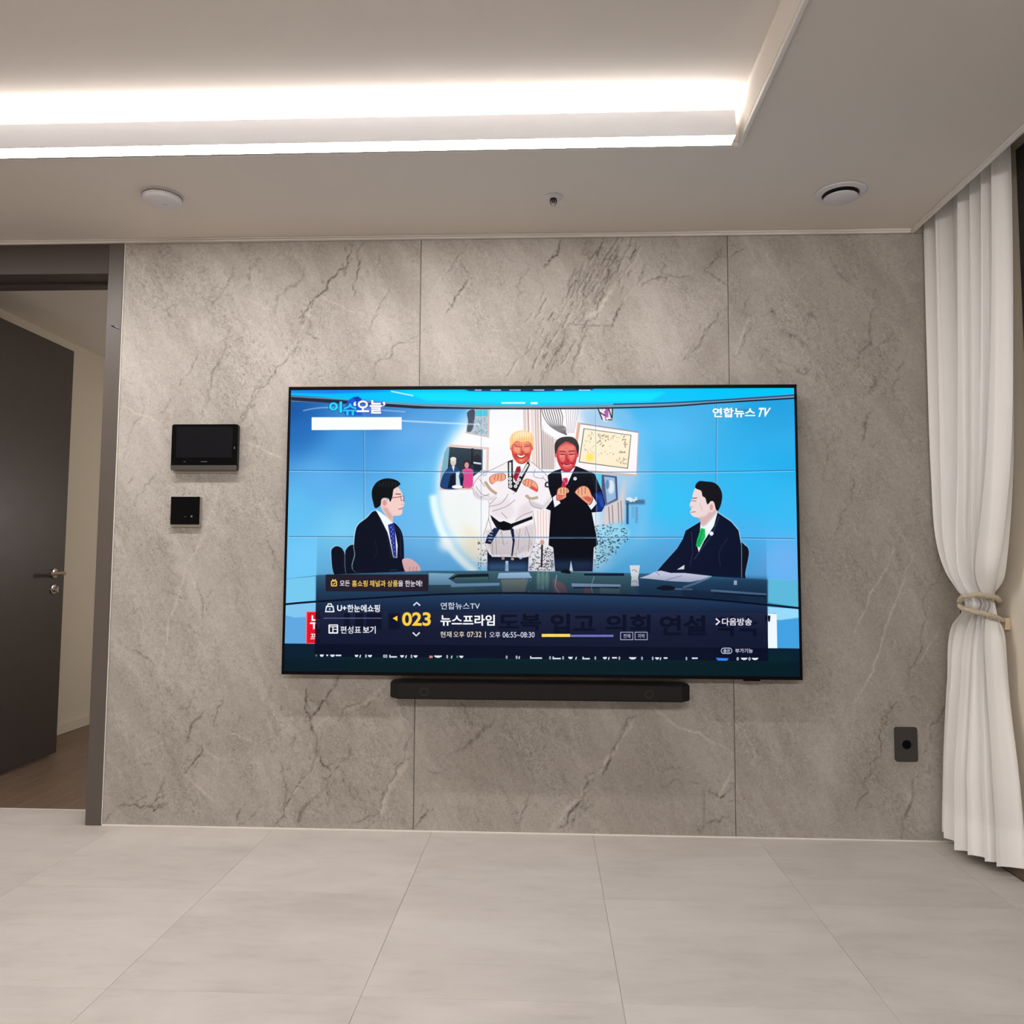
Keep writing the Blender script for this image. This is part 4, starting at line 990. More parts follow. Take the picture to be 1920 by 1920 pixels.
# certificate
pg(5, [(1296, 235), (1330, 248), (1275, 660), (1235, 640)], (226, 168, 138)); pg(5, [(1320, 245), (1815, 325), (1800, 690), (1262, 632)], (250, 244, 246)); 
ln(5, [(1262, 640), (1530, 670), (1795, 690)], 14, (222, 180, 160)); ln(5, [(1815, 325), (1800, 690)], 8, (190, 180, 196)); ln(5, [(1320, 248), (1815, 322)], 10, (150, 140, 146))
pg(5, [(1345, 287), (1755, 345), (1725, 635), (1303, 580)], (96, 96, 80)); pg(5, [(1352, 294), (1748, 350), (1719, 628), (1311, 574)], (252, 236, 204))
el(5, 1400, 535, 34, 36, (248, 226, 90), .9, 3)
for (x0, x1, y0, y1, n, w) in ((1360, 1430, 310, 410, 16, 3), (1465, 1570, 335, 440, 34, 5), (1580, 1680, 345, 400, 14, 3), (1685, 1715, 345, 460, 14, 6), (1470, 1640, 480, 530, 12, 2), (1640, 1710, 480, 500, 8, 6), (1620, 1710, 535, 590, 16, 4), (1350, 1440, 420, 500, 14, 2)):
    for _ in range(n):
        x, y = rd.uniform(x0, x1), rd.uniform(y0, y1); ln(5, [(x, y), (x + rd.uniform(-16, 16), y + rd.uniform(2, 16))], w, (110, 100, 86), .85)
# vase, easel picture, side table, patterned floor
pg(5, [(1452, 85), (1596, 85), (1590, 215), (1540, 230), (1500, 220)], (226, 226, 236)); pg(5, [(1515, 90), (1560, 90), (1556, 220), (1530, 220)], (176, 90, 170))
for a, b in (((1458, 90), (1505, 215)), ((1480, 85), (1525, 140)), ((1594, 90), (1588, 205)), ((1560, 120), (1585, 200)), ((1505, 215), (1590, 215)), ((1480, 150), (1530, 180))): ln(5, [a, b], 9, (36, 34, 44))
for x, y in ((1520, 130), (1548, 205), (1520, 212)): el(5, x, y, 12, 12, (240, 225, 245))
pg(5, [(1440, 676), (1500, 682), (1515, 830), (1470, 880)], (84, 206, 230), .95); pg(5, [(1500, 685), (1630, 700), (1640, 905), (1535, 955), (1500, 880)], (74, 86, 122))
pg(5, [(1520, 700), (1612, 712), (1622, 890), (1545, 930)], (148, 184, 220)); el(5, 1580, 790, 28, 60, (226, 236, 246), .9, 2); el(5, 1550, 770, 16, 40, (96, 132, 180), .9, 1)
pg(5, [(1530, 950), (1650, 900), (1700, 700), (1690, 1090), (1500, 1130)], (232, 206, 196), .75, 4)
for x in (1560, 1590, 1640, 1665): ln(5, [(x, 960 - (x - 1560) * .5), (x + 8, 1110)], 7, (120, 100, 110), .8)
rc(5, 1705, 900, 1870, 940, (70, 106, 140), .9, 2); rc(5, 1712, 930, 1730, 1110, (40, 60, 96), .9, 1); rc(5, 1790, 960, 1808, 1100, (96, 130, 170), .7, 2); rc(5, 1760, 950, 1776, 1060, (110, 150, 186), .6, 2)
for _ in range(24): x, y = rd.uniform(1712, 1800), rd.uniform(880, 915); el(5, x, y, 9, 7, (226, 236, 240), .9)
pg(5, [(1450, 1140), (1650, 1090), (1750, 1180), (1640, 1330), (1440, 1500)], (150, 214, 236), .8, 6)
for n, reg in ((300, ((1440, 1720), (1120, 1500))), (110, ((1000, 1090), (1310, 1505))), (70, ((885, 980), (1270, 1505))), (40, ((440, 520), (1240, 1480)))):
    for _ in range(n):
        x, y = rd.uniform(*reg[0]), rd.uniform(*reg[1])
        if n == 300 and (x - 1440) * .9 + (y - 1120) > 390 + rd.uniform(-60, 30): continue
        a = rd.uniform(0, 6.28); l = rd.uniform(8, 22); ln(5, [(x, y), (x + l * math.cos(a), y + l * math.sin(a) * .6)], rd.uniform(4, 8), (30, 56, 84) if n == 300 else (96, 84, 92), .85)
ln(5, [(990, 1270), (985, 1480)], 14, (46, 34, 40)); el(5, 990, 1265, 18, 22, (220, 160, 140))

# man in white training suit
pg(5, [(520, 1320), (560, 1390), (870, 1390), (876, 1350), (868, 1515), (520, 1515)], (12, 22, 44)); pg(5, [(676, 1425), (700, 1425), (702, 1515), (672, 1515)], (214, 232, 246))
pg(5, [(520, 1440), (868, 1440), (868, 1515), (520, 1515)], (86, 140, 190), .55, 8)
for x, y, c in ((655, 1404, (214, 150, 150)), (735, 1408, (206, 182, 110)), (805, 1400, (150, 190, 230))): el(5, x, y, 14, 11, c)
body1 = [(735, 560), (640, 600), (560, 640), (470, 682), (402, 765), (402, 850), (440, 898), (525, 905), (532, 1010), (528, 1060), (502, 1150), (486, 1215), (516, 1325), (562, 1382), (700, 1388), (860, 1390), (905, 1335), (936, 1200), (922, 1060), (920, 1000), (1000, 985), (1050, 925), (1072, 850), (1062, 780), (1030, 690), (960, 625), (880, 570)]
pg(5, body1, (150, 140, 148), 1, 0, True)
pg(5, [(x + (4 if x < 730 else -4), y + 3) for x, y in body1], (244, 238, 242), 1, 0, True)
pg(5, [(505, 1160), (600, 1150), (740, 1165), (925, 1100), (930, 1200), (895, 1330), (740, 1378), (565, 1372), (520, 1300)], (214, 203, 206), .9, 3)
pg(5, [(405, 800), (470, 880), (530, 890), (600, 860), (560, 905), (440, 895), (404, 850)], (206, 198, 204), .9, 3); pg(5, [(870, 900), (1000, 950), (1060, 870), (1040, 940), (990, 985), (900, 960)], (206, 198, 204), .9, 3)
pg(5, [(535, 930), (700, 880), (760, 1010), (700, 1080), (560, 1040)], (232, 222, 228), .8, 5); pg(5, [(860, 920), (920, 1000), (900, 1050), (760, 1080), (800, 960)], (226, 214, 220), .8, 5)
for p in ([(420, 780), (470, 850), (540, 870)], [(450, 720), (500, 790)], [(530, 960), (640, 930), (700, 850)], [(560, 1000), (680, 960), (760, 900)], [(870, 860), (900, 950), (990, 980)], [(990, 700), (1050, 780), (1060, 860)], [(740, 850), (760, 830), (800, 770)], [(530, 1060), (560, 1190), (560, 1370)], [(590, 1160), (600, 1370)], [(850, 1130), (880, 1230), (870, 1350)], [(640, 1170), (660, 1290)], [(800, 1150), (780, 1330)], [(930, 640), (920, 700), (1000, 720)], [(640, 1010), (690, 1060)], [(760, 1080), (830, 1030), (910, 1000)], [(600, 880), (540, 940)], [(460, 880), (540, 850)]):
    ln(5, p, 5, (150, 138, 144), .85, 0, True)
for _ in range(46):
    x, y = rd.uniform(540, 900), rd.uniform(1150, 1370); ln(5, [(x, y), (x + rd.uniform(-10, 14), y + rd.uniform(14, 46))], 3.5, (166, 154, 160), .6)
ln(5, [(500, 745), (545, 810), (600, 850)], 22, (186, 158, 130), .95, 0, True); ln(5, [(848, 862), (890, 890), (955, 880)], 22, (190, 166, 142), .95, 0, True)
el(5, 490, 672, 26, 24, (170, 170, 180)); el(5, 490, 672, 20, 18, (236, 234, 238)); ln(5, [(478, 680), (500, 664)], 5, (110, 110, 120)); ln(5, [(1045, 750), (1022, 758), (1020, 785), (1045, 790)], 12, (40, 40, 50), 1, 0, True)
pg(5, [(545, 1030), (620, 1088), (720, 1108), (905, 1040), (908, 1066), (745, 1130), (715, 1160), (655, 1165), (600, 1145), (560, 1075)], (14, 18, 28)); pg(5, [(610, 1100), (660, 1082), (720, 1105), (720, 1150), (650, 1158)], (6, 8, 14))
pg(5, [(580, 1140), (625, 1152), (548, 1282), (500, 1272), (520, 1210)], (24, 34, 70)); pg(5, [(715, 1140), (745, 1150), (755, 1250), (736, 1385), (724, 1385), (738, 1260)], (20, 28, 56))
for k in range(4): ln(5, [(528 + 3 * k, 1250 - 26 * k), (556 + 4 * k, 1258 - 26 * k)], 7, (200, 210, 230), .85)
pg(5, [(730, 572), (800, 605), (872, 566), (830, 650), (790, 800), (742, 740)], (250, 250, 252)); pg(5, [(772, 618), (802, 612), (808, 650), (765, 752), (740, 706)], (168, 30, 60)); ln(5, [(790, 640), (752, 712)], 7, (110, 16, 40))
pg(5, [(694, 572), (738, 556), (742, 745), (762, 760), (868, 566), (886, 600), (802, 770), (768, 838), (700, 800)], (22, 26, 34)); ln(5, [(716, 580), (716, 700)], 17, (232, 232, 226)); ln(5, [(868, 596), (806, 700)], 17, (228, 228, 222))
for x, y in ((715, 720), (717, 752), (719, 784), (792, 730), (776, 757), (762, 785)): el(5, x, y, 15, 15, (238, 238, 236)); el(5, x, y, 6, 6, (120, 120, 116))
for P, K in (([(536, 715), (560, 690), (600, 676), (660, 674), (680, 700), (672, 725), (640, 742), (600, 742), (562, 768), (540, 745)], ((590, 690, 580, 730), (615, 684, 608, 730), (640, 680, 640, 730))),
             ([(820, 752), (850, 722), (890, 726), (935, 752), (956, 800), (945, 832), (905, 812), (870, 792), (838, 780)], ((850, 730, 842, 776), (876, 730, 866, 784), (902, 738, 892, 796)))):
    pg(5, P, (160, 80, 60), 1, 0, True); c = np.mean(P, 0); pg(5, [tuple(c + (np.array(p) - c) * .92) for p in P], (242, 168, 138), 1, 0, True)
    for a, b, c_, d in K: ln(5, [(a, b), (c_, d)], 5, (170, 70, 50), .8)
pg(5, [(880, 800), (945, 835), (950, 810), (905, 780)], (206, 70, 60), .8, 1)
pg(5, [(722, 430), (735, 520), (762, 565), (795, 592), (842, 588), (882, 540), (905, 440), (895, 380), (740, 380)], (206, 60, 48), 1, 0, True)
pg(5, [(735, 420), (745, 500), (790, 500), (810, 460), (830, 500), (880, 490), (895, 410), (820, 390)], (240, 146, 118), .9, 3); pg(5, [(770, 540), (800, 575), (850, 560), (870, 530), (820, 545)], (232, 120, 96), .9, 2)
el(5, 722, 450, 9, 26, (226, 120, 100)); el(5, 906, 450, 8, 26, (214, 110, 90))
pg(5, [(718, 455), (712, 380), (735, 335), (790, 308), (850, 308), (900, 335), (920, 385), (912, 450), (898, 420), (870, 402), (820, 408), (770, 398), (735, 425)], (248, 200, 132), 1, 0, True); pg(5, [(730, 360), (790, 315), (850, 315), (900, 345), (880, 370), (800, 360), (750, 390)], (255, 236, 196), .9, 4)
for k in range(9): ln(5, [(738 + 20 * k, 345 - 12 * math.sin(k * .4)), (734 + 20 * k, 400)], 4, (224, 160, 90), .7)
for a, b in (((750, 442), (802, 446)), ((838, 446), (886, 440)), ((748, 430), (800, 426)), ((836, 428), (890, 424))): ln(5, [a, b], 8, (140, 30, 30))
ln(5, [(815, 440), (806, 480), (822, 492), (838, 484)], 7, (170, 46, 40), .9, 0, True); pg(5, [(768, 510), (810, 520), (848, 508), (835, 540), (805, 548), (780, 536)], (150, 24, 30), 1, 0, True); pg(5, [(776, 514), (810, 524), (842, 514), (830, 532), (806, 538), (786, 530)], (255, 245, 240), 1, 0, True)
ln(5, [(758, 490), (770, 520)], 6, (170, 40, 36)); ln(5, [(866, 486), (856, 520)], 6, (170, 40, 36))

for pts_, c_, a_ in (([(745, 452), (800, 456), (806, 500), (770, 505)], (250, 160, 124), .7), ([(842, 456), (886, 450), (882, 495), (846, 500)], (248, 152, 118), .7), ([(760, 412), (880, 410), (870, 432), (765, 434)], (246, 150, 112), .7), ([(790, 556), (840, 556), (826, 580), (800, 580)], (244, 150, 120), .7)):
    pg(5, pts_, c_, a_, 2, True)
for _ in range(40):
    x, y = rd.uniform(735, 895), rd.uniform(405, 575); ln(5, [(x, y), (x + rd.uniform(-9, 9), y + rd.uniform(4, 14))], 3, (172, 42, 36) if rd.random() < .5 else (255, 190, 150), .55)
# man in dark suit beside him
suit = [(1150, 636), (1090, 655), (1038, 690), (1045, 800), (1078, 900), (1020, 978), (1062, 992), (1050, 1200), (1045, 1290), (1085, 1310), (1102, 1515), (1225, 1515), (1236, 1420), (1256, 1515), (1422, 1515), (1432, 1310), (1470, 1285), (1442, 1150), (1415, 1010), (1500, 1002), (1532, 940), (1505, 830), (1440, 680), (1350, 640), (1280, 612)]
pg(5, suit, (226, 236, 246), .8, 2); pg(5, suit, (7, 9, 22))
pg(5, [(1432, 850), (1500, 826), (1532, 930), (1500, 996), (1440, 1000), (1465, 930)], (18, 52, 140), .95, 2); pg(5, [(1400, 660), (1440, 690), (1490, 810), (1450, 830)], (16, 24, 52), .9, 2)
for k in range(4): ln(5, [(1460 + 12 * k, 860), (1500 + 6 * k, 960)], 4, (70, 120, 210), .6)
pg(5, [(1060, 1420), (1430, 1420), (1425, 1515), (1100, 1515)], (56, 100, 150), .4, 8)
pg(5, [(1222, 1515), (1236, 1425), (1252, 1515)], (210, 230, 246))
pg(5, [(1150, 650), (1210, 660), (1275, 618), (1240, 690), (1205, 770), (1165, 760)], (246, 244, 248)); pg(5, [(1170, 715), (1206, 712), (1212, 740), (1192, 792), (1155, 790)], (206, 50, 84)); ln(5, [(1176, 730), (1196, 772)], 6, (250, 150, 160), .8); ln(5, [(1195, 722), (1170, 780)], 5, (120, 20, 50), .8)
pg(5, [(1300, 630), (1220, 790), (1290, 700)], (16, 20, 38)); el(5, 1272, 720, 15, 15, (232, 240, 244)); el(5, 1272, 720, 6, 6, (150, 170, 190)); pg(5, [(1205, 772), (1240, 790), (1215, 795)], (26, 32, 54))
pg(5, [(1080, 880), (1108, 858), (1148, 930), (1096, 966)], (240, 240, 246)); pg(5, [(1365, 918), (1420, 868), (1460, 930), (1410, 988)], (240, 240, 248))
for P, K in (([(1112, 900), (1118, 820), (1140, 795), (1180, 790), (1214, 805), (1222, 835), (1196, 850), (1196, 880), (1150, 905)], ((1150, 805, 1150, 845), (1176, 800, 1178, 850), (1200, 806, 1202, 845), (1120, 860, 1190, 868))),
             ([(1268, 832), (1300, 795), (1345, 778), (1388, 798), (1412, 850), (1426, 900), (1398, 945), (1350, 915), (1310, 880), (1280, 852)], ((1300, 800, 1300, 850), (1330, 790, 1330, 860), (1360, 792, 1358, 850)))):
    pg(5, P, (130, 50, 40), 1, 0, True); c = np.mean(P, 0); pg(5, [tuple(c + (np.array(p) - c) * .92) for p in P], (238, 176, 138), 1, 0, True)
    for a, b, c_, d in K: ln(5, [(a, b), (c_, d)], 5, (150, 70, 56), .85)
pg(5, [(1330, 880), (1400, 930), (1424, 890), (1380, 870)], (200, 70, 64), .8, 2); pg(5, [(1120, 860), (1180, 870), (1150, 904), (1114, 900)], (210, 100, 80), .8, 2)
pg(5, [(1110, 470), (1118, 560), (1150, 630), (1180, 662), (1225, 662), (1268, 610), (1288, 540), (1294, 450), (1240, 400), (1140, 420)], (196, 44, 58), 1, 0, True)
pg(5, [(1125, 450), (1135, 540), (1180, 540), (1200, 500), (1215, 550), (1270, 530), (1278, 450), (1200, 415)], (232, 120, 110), .85, 3); pg(5, [(1150, 600), (1190, 640), (1240, 630), (1260, 590), (1200, 600)], (232, 110, 104), .8, 2)
el(5, 1106, 510, 9, 28, (214, 100, 100)); el(5, 1294, 510, 9, 28, (206, 90, 90))
pg(5, [(1104, 510), (1096, 440), (1112, 395), (1150, 368), (1200, 360), (1255, 366), (1290, 400), (1306, 450), (1296, 515), (1278, 450), (1255, 425), (1200, 402), (1160, 420), (1126, 455)], (10, 10, 16), 1, 0, True)
for k in range(5): ln(5, [(1150 + 18 * k, 425), (1142 + 18 * k, 452)], 4, (140, 40, 40), .7)
for a, b in (((1140, 510), (1188, 514)), ((1218, 514), (1266, 508)), ((1140, 488), (1190, 486)), ((1216, 486), (1268, 482))): ln(5, [a, b], 8, (110, 16, 30))
ln(5, [(1140, 520), (1165, 526), (1188, 518)], 4, (250, 200, 196), .9); ln(5, [(1218, 520), (1240, 526), (1266, 516)], 4, (250, 200, 196), .9)
ln(5, [(1200, 510), (1186, 556), (1204, 566), (1222, 558)], 7, (150, 26, 40), .9, 0, True); ln(5, [(1160, 590), (1200, 604), (1248, 588)], 8, (140, 16, 34), 1, 0, True); ln(5, [(1170, 598), (1200, 610), (1238, 596)], 5, (255, 214, 210), .9, 0, True); ln(5, [(1140, 560), (1158, 600)], 5, (150, 30, 40)); ln(5, [(1266, 556), (1254, 596)], 5, (150, 30, 40))

for pts_, c_, a_ in (([(1140, 522), (1186, 526), (1184, 566), (1150, 572)], (246, 146, 128), .7), ([(1222, 526), (1268, 520), (1260, 566), (1228, 570)], (244, 140, 124), .7), ([(1160, 436), (1250, 432), (1260, 470), (1150, 474)], (238, 130, 112), .7)):
    pg(5, pts_, c_, a_, 2, True)
for _ in range(40):
    x, y = rd.uniform(1130, 1270), rd.uniform(430, 640); ln(5, [(x, y), (x + rd.uniform(-9, 9), y + rd.uniform(4, 14))], 3, (150, 30, 44) if rd.random() < .5 else (252, 176, 150), .55)
# panel joints of the picture wall
for y0, ym, y1 in ((882, 885, 882), (1006, 1007.5, 1010)):
    ln(0, [(542, y0), (900, ym), (1300, ym), (1490, y1)], 1.5, (50, 100, 150), .75); ln(0, [(542, y0 + 1.6), (900, ym + 1.6), (1300, ym + 1.6), (1490, y1 + 1.6)], 1.0, (230, 250, 255), .5)
for xa, xb, ya, yb in ((682, 683, 778, 1085), (902.5, 902, 766, 1075), (1117, 1117.5, 766, 1040), (1344, 1341, 745, 1030)):
    ln(0, [(xa, ya), (xb, yb)], 1.2, (50, 100, 150), .6 if xa in (682, 1344) else .35); ln(0, [(xa + 1.4, ya), (xb + 1.4, yb)], .9, (230, 250, 255), .4)
ln(0, [(568, 770), (620, 764), (760, 772)], 1.6, (200, 225, 250), .7, 1, True); ln(0, [(752, 789), (830, 793), (900, 796)], 2.4, (230, 244, 255), .7, 1)

# cyan light band and dark rail along the top
pg(0, [(530, 720), (1500, 715), (1500, 738), (1400, 744), (1250, 757), (1015, 761), (800, 758), (700, 754), (600, 744), (530, 740)], (0, 196, 250))
pg(0, [(760, 735), (1250, 735), (1220, 752), (1000, 757), (800, 752)], (0, 226, 255), .9, 4); pg(0, [(530, 728), (760, 732), (620, 738), (530, 736)], (40, 110, 235), .9, 3)
pg(0, [(530, 741), (600, 745), (700, 752), (800, 757), (1015, 761), (1250, 756), (1400, 745), (1500, 738), (1500, 747), (1400, 752), (1250, 762), (1100, 766), (900, 766), (780, 764), (650, 757), (530, 752)], (120, 150, 172), .95)
pg(0, [(530, 743), (640, 750), (720, 758), (640, 757), (530, 750)], (34, 34, 60), .95, 1); pg(0, [(690, 755), (800, 762), (900, 764.5), (900, 767), (780, 766), (690, 760)], (26, 26, 44), .95)
ln(0, [(780, 764.5), (900, 766), (1015, 766), (1120, 765.5), (1250, 762), (1350, 755), (1500, 746)], 2.4, (20, 24, 46), 1, 0, True); ln(0, [(1150, 758), (1260, 755), (1400, 747), (1500, 740)], 2.2, (26, 66, 120), .9, 0, True)
ln(0, [(940, 755.5), (985, 755.5)], 3, (235, 250, 255), .9); rc(0, 995, 754, 1008, 758, (240, 252, 255)); ln(0, [(733, 733.5), (775, 742)], 2.5, (190, 245, 255), .9)
pg(0, [(860, 727), (1120, 726), (1110, 731), (1000, 734), (880, 733)], (16, 20, 60), .9, 1)
for x in (890, 920, 955, 1000, 1040, 1085): rc(0, x, 730.5, x + rd.uniform(8, 24), 732.2, (226, 236, 255), .9)

# left anchor, his chair and desk hand
for P in ([(385, 140), (400, 100), (430, 90), (465, 110), (490, 170), (520, 300), (410, 300)], [(485, 150), (497, 105), (530, 80), (565, 90), (600, 160), (600, 300), (500, 300)]):
    pg(3, P, (215, 240, 252), .8, 1, True); pg(3, [(x + 3, y + 3) for x, y in P], (12, 18, 34), 1, 0, True)
J = [(702, 950), (640, 1000), (580, 1048), (558, 1100), (548, 1200), (556, 1262), (562, 1390), (905, 1390), (908, 1310), (905, 1180), (890, 1100), (850, 1045), (800, 1020)]
pg(1, J, (225, 245, 252), .9, 1, True); pg(1, [(x + 4, y + 2) for x, y in J], (11, 17, 34), 1, 0, True)
pg(1, [(706, 942), (740, 960), (826, 1025), (842, 1060), (866, 1200), (862, 1290), (835, 1290), (800, 1130), (745, 1010)], (240, 248, 252), 1, 0)
pg(1, [(796, 1052), (838, 1038), (848, 1090), (858, 1285), (838, 1290), (808, 1120)], (42, 54, 150))
for k in range(14): el(1, 818 + 12 * (k % 2) + k, 1070 + 16 * k, 3, 3, (200, 214, 246))
ln(1, [(850, 1070), (885, 1110), (890, 1290)], 9, (26, 34, 56)); ln(1, [(740, 1010), (790, 1110), (820, 1290)], 8, (24, 32, 54)); ln(1, [(700, 1150), (720, 1250), (690, 1300)], 6, (24, 32, 52))
pg(1, [(742, 905), (760, 955), (800, 1010), (828, 1032), (836, 990), (880, 985), (900, 965), (900, 930), (917, 907), (906, 880), (906, 850), (888, 805), (860, 780), (820, 790), (800, 870), (760, 860)], (242, 206, 198), 1, 0, True)
pg(1, [(790, 930), (830, 990), (828, 1030), (790, 990), (750, 920)], (206, 160, 154), .8, 3)
pg(1, [(705, 932), (690, 890), (680, 840), (686, 790), (720, 742), (782, 718), (850, 728), (886, 757), (858, 782), (836, 800), (828, 850), (812, 886), (800, 862), (768, 858), (748, 872), (742, 912)], (14, 18, 22), 1, 0, True)
for k in range(6): ln(1, [(740 + 22 * k, 738 + 4 * abs(k - 3)), (730 + 24 * k, 780)], 5, (46, 58, 64), .7, 1)
el(1, 770, 892, 24, 34, (240, 192, 186)); el(1, 772, 894, 13, 20, (214, 150, 148)); ln(1, [(822, 858), (890, 850)], 4, (120, 40, 60)); 
ln(1, [(888, 846), (912, 846), (912, 878), (892, 878), (888, 846)], 3.5, (110, 50, 90)); ln(1, [(850, 830), (890, 832)], 5, (50, 36, 40)); ln(1, [(872, 940), (900, 934)], 6, (190, 90, 96)); ln(1, [(895, 905), (916, 908)], 4, (206, 140, 134))
pg(3, [(898, 200), (920, 180), (960, 184), (1005, 215), (1028, 245), (1030, 275), (1000, 300), (930, 292)], (240, 190, 190), 1, 0, True)
for x in (955, 980, 1003): ln(3, [(x, 240), (x - 6, 285)], 4, (196, 120, 124), .9)
ln(3, [(810, 265), (865, 262)], 5, (60, 66, 90), .8)

# right guest
ch = [(1450, 80), (1490, 85), (1512, 110), (1514, 160), (1490, 280), (1490, 330), (1430, 335)]
pg(4, ch, (210, 240, 252), .7, 1, True); pg(4, [(x - 2, y + 3) for x, y in ch], (14, 18, 32), 1, 0, True)
G_ = [(1292, 962), (1390, 1028), (1442, 1090), (1462, 1200), (1462, 1440), (1300, 1425), (1000, 1410), (840, 1402), (900, 1330), (1000, 1220), (1042, 1150), (1062, 1090), (1160, 1030)]
pg(2, G_, (215, 244, 255), .9, 1); pg(2, [(x - 3, y + 3) for x, y in G_], (11, 20, 46))
pg(2, [(1166, 1035), (1200, 1056), (1290, 955), (1262, 1060), (1190, 1170), (1152, 1250), (1140, 1200), (1160, 1110)], (236, 246, 250)); pg(2, [(1168, 1075), (1198, 1082), (1200, 1140), (1160, 1215), (1132, 1205), (1140, 1160)], (24, 186, 96)); ln(2, [(1180, 1090), (1150, 1190)], 8, (12, 140, 70), .7)
ln(2, [(1300, 990), (1250, 1120), (1120, 1300)], 6, (44, 54, 84)); ln(2, [(1100, 1100), (1110, 1250), (1090, 1350)], 6, (34, 44, 72)); ln(2, [(1360, 1150), (1300, 1250), (1310, 1350)], 6, (32, 42, 68), .9, 0, True); el(2, 1244, 1115, 15, 15, (236, 244, 246)); pg(2, [(995, 1375), (1050, 1340), (1048, 1372)], (236, 244, 250))
pg(2, [(1130, 788), (1110, 830), (1105, 860), (1086, 912), (1100, 935), (1090, 962), (1112, 992), (1160, 1008), (1172, 1060), (1200, 1058), (1280, 968), (1290, 900), (1230, 830), (1180, 800)], (236, 214, 214), 1, 0, True)
pg(2, [(1150, 1000), (1200, 990), (1260, 930), (1285, 960), (1200, 1055), (1172, 1058)], (206, 170, 170), .8, 3)
pg(2, [(1132, 790), (1130, 765), (1156, 738), (1200, 740), (1260, 748), (1300, 780), (1321, 835), (1314, 900), (1292, 950), (1276, 940), (1262, 890), (1240, 882), (1215, 905), (1200, 860), (1180, 845), (1170, 808)], (20, 20, 28), 1, 0, True)
el(2, 1244, 925, 22, 38, (238, 206, 204)); el(2, 1244, 926, 11, 22, (206, 160, 160)); ln(2, [(1105, 862), (1140, 858)], 5, (70, 56, 60)); ln(2, [(1100, 880), (1135, 880)], 4, (120, 90, 96)); ln(2, [(1096, 962), (1130, 958)], 5, (180, 110, 116)); ln(2, [(1090, 915), (1112, 926)], 4, (200, 150, 150)); ln(2, [(1160, 900), (1180, 950)], 4, (214, 176, 176))

# glass desk
pg(0, [(530, 1086), (600, 1078), (800, 1070), (1000, 1071), (1250, 1076), (1495, 1090), (1500, 1140), (1300, 1125), (1010, 1113), (760, 1118), (600, 1128), (530, 1133)], (58, 112, 144), .94)
pg(0, [(1180, 1080), (1440, 1086), (1440, 1130), (1200, 1118)], (34, 74, 104), .8, 6)
pg(0, [(530, 1086), (592, 1080), (592, 1128), (530, 1133)], (120, 204, 242), .95, 1); pg(0, [(1440, 1085), (1498, 1090), (1500, 1139), (1440, 1130)], (96, 190, 226), .9, 1)
pg(0, [(800, 1073), (870, 1072), (960, 1072), (1080, 1072), (1200, 1080), (1190, 1116), (1000, 1113), (800, 1114)], (66, 104, 108), .85, 3)
pg(3, [(1090, 285), (1280, 290), (1230, 325), (1300, 370), (1090, 372)], (150, 206, 240), .9); pg(3, [(1235, 330), (1300, 296), (1520, 290), (1525, 330)], (18, 28, 40)); pg(3, [(1280, 318), (1520, 312), (1520, 330), (1270, 332)], (70, 120, 110)); pg(3, [(1595, 285), (1810, 280), (1835, 322), (1585, 325)], (170, 206, 240)); pg(3, [(1250, 362), (1600, 356), (1600, 376), (1250, 388)], (150, 206, 240))
pg(3, [(1610, 330), (1810, 326), (1780, 425), (1620, 425)], (150, 158, 140), .8, 2); pg(3, [(1250, 388), (1420, 382), (1420, 425), (1240, 420)], (70, 120, 116), .8, 1)
for _ in range(40): x, y = rd.uniform(1780, 1920), rd.uniform(320, 428); ln(3, [(x, y), (x + rd.uniform(-16, 16), y + rd.uniform(4, 26))], 4, (60, 120, 110) if rd.random() < .6 else (170, 210, 200), .7)
pg(4, [(160, 280), (180, 262), (220, 264), (226, 290)], (10, 16, 30), 1, 0, True); pg(4, [(325, 290), (615, 288), (615, 306), (330, 304)], (12, 28, 52)); pg(4, [(235, 360), (590, 368), (590, 385), (240, 385)], (170, 206, 236)); pg(4, [(250, 385), (580, 386), (580, 396), (250, 396)], (20, 36, 60))
for P, c in (([(100, 320), (190, 370), (210, 430), (110, 428)], (170, 110, 106)), ([(330, 390), (390, 400), (380, 430), (320, 430)], (160, 104, 104)), ([(440, 390), (590, 400), (580, 432), (440, 432)], (110, 150, 140))): pg(4, P, c, .7, 2)
for x in (0, 30, 60): el(4, x, 340, 14, 70, (150, 190, 170), .6, 2)
ln(4, [(130, 300), (120, 380), (150, 430)], 5, (190, 220, 214), .8, 0, True); ln(4, [(400, 310), (380, 380), (390, 430)], 5, (180, 214, 220), .7, 0, True)
pg(4, [(722, 322), (790, 300), (840, 275), (880, 268), (950, 285), (1050, 285), (1250, 308), (1200, 330), (1095, 352), (960, 345), (800, 328)], (222, 226, 250)); ln(4, [(920, 335), (1030, 306)], 4, (140, 150, 190)); ln(4, [(840, 275), (870, 300)], 4, (150, 150, 180))
pg(4, [(1000, 370), (1200, 330), (1100, 385), (1040, 460)], (40, 90, 130), .7, 2); pg(4, [(845, 398), (900, 375), (960, 380), (985, 400), (930, 412)], (10, 24, 36), 1, 0, True); ln(4, [(980, 400), (1105, 404)], 6, (190, 220, 236)); ln(4, [(1040, 390), (1130, 360), (1235, 315)], 14, (130, 160, 190), .8); rc(4, 1405, 340, 1428, 372, (220, 230, 230))
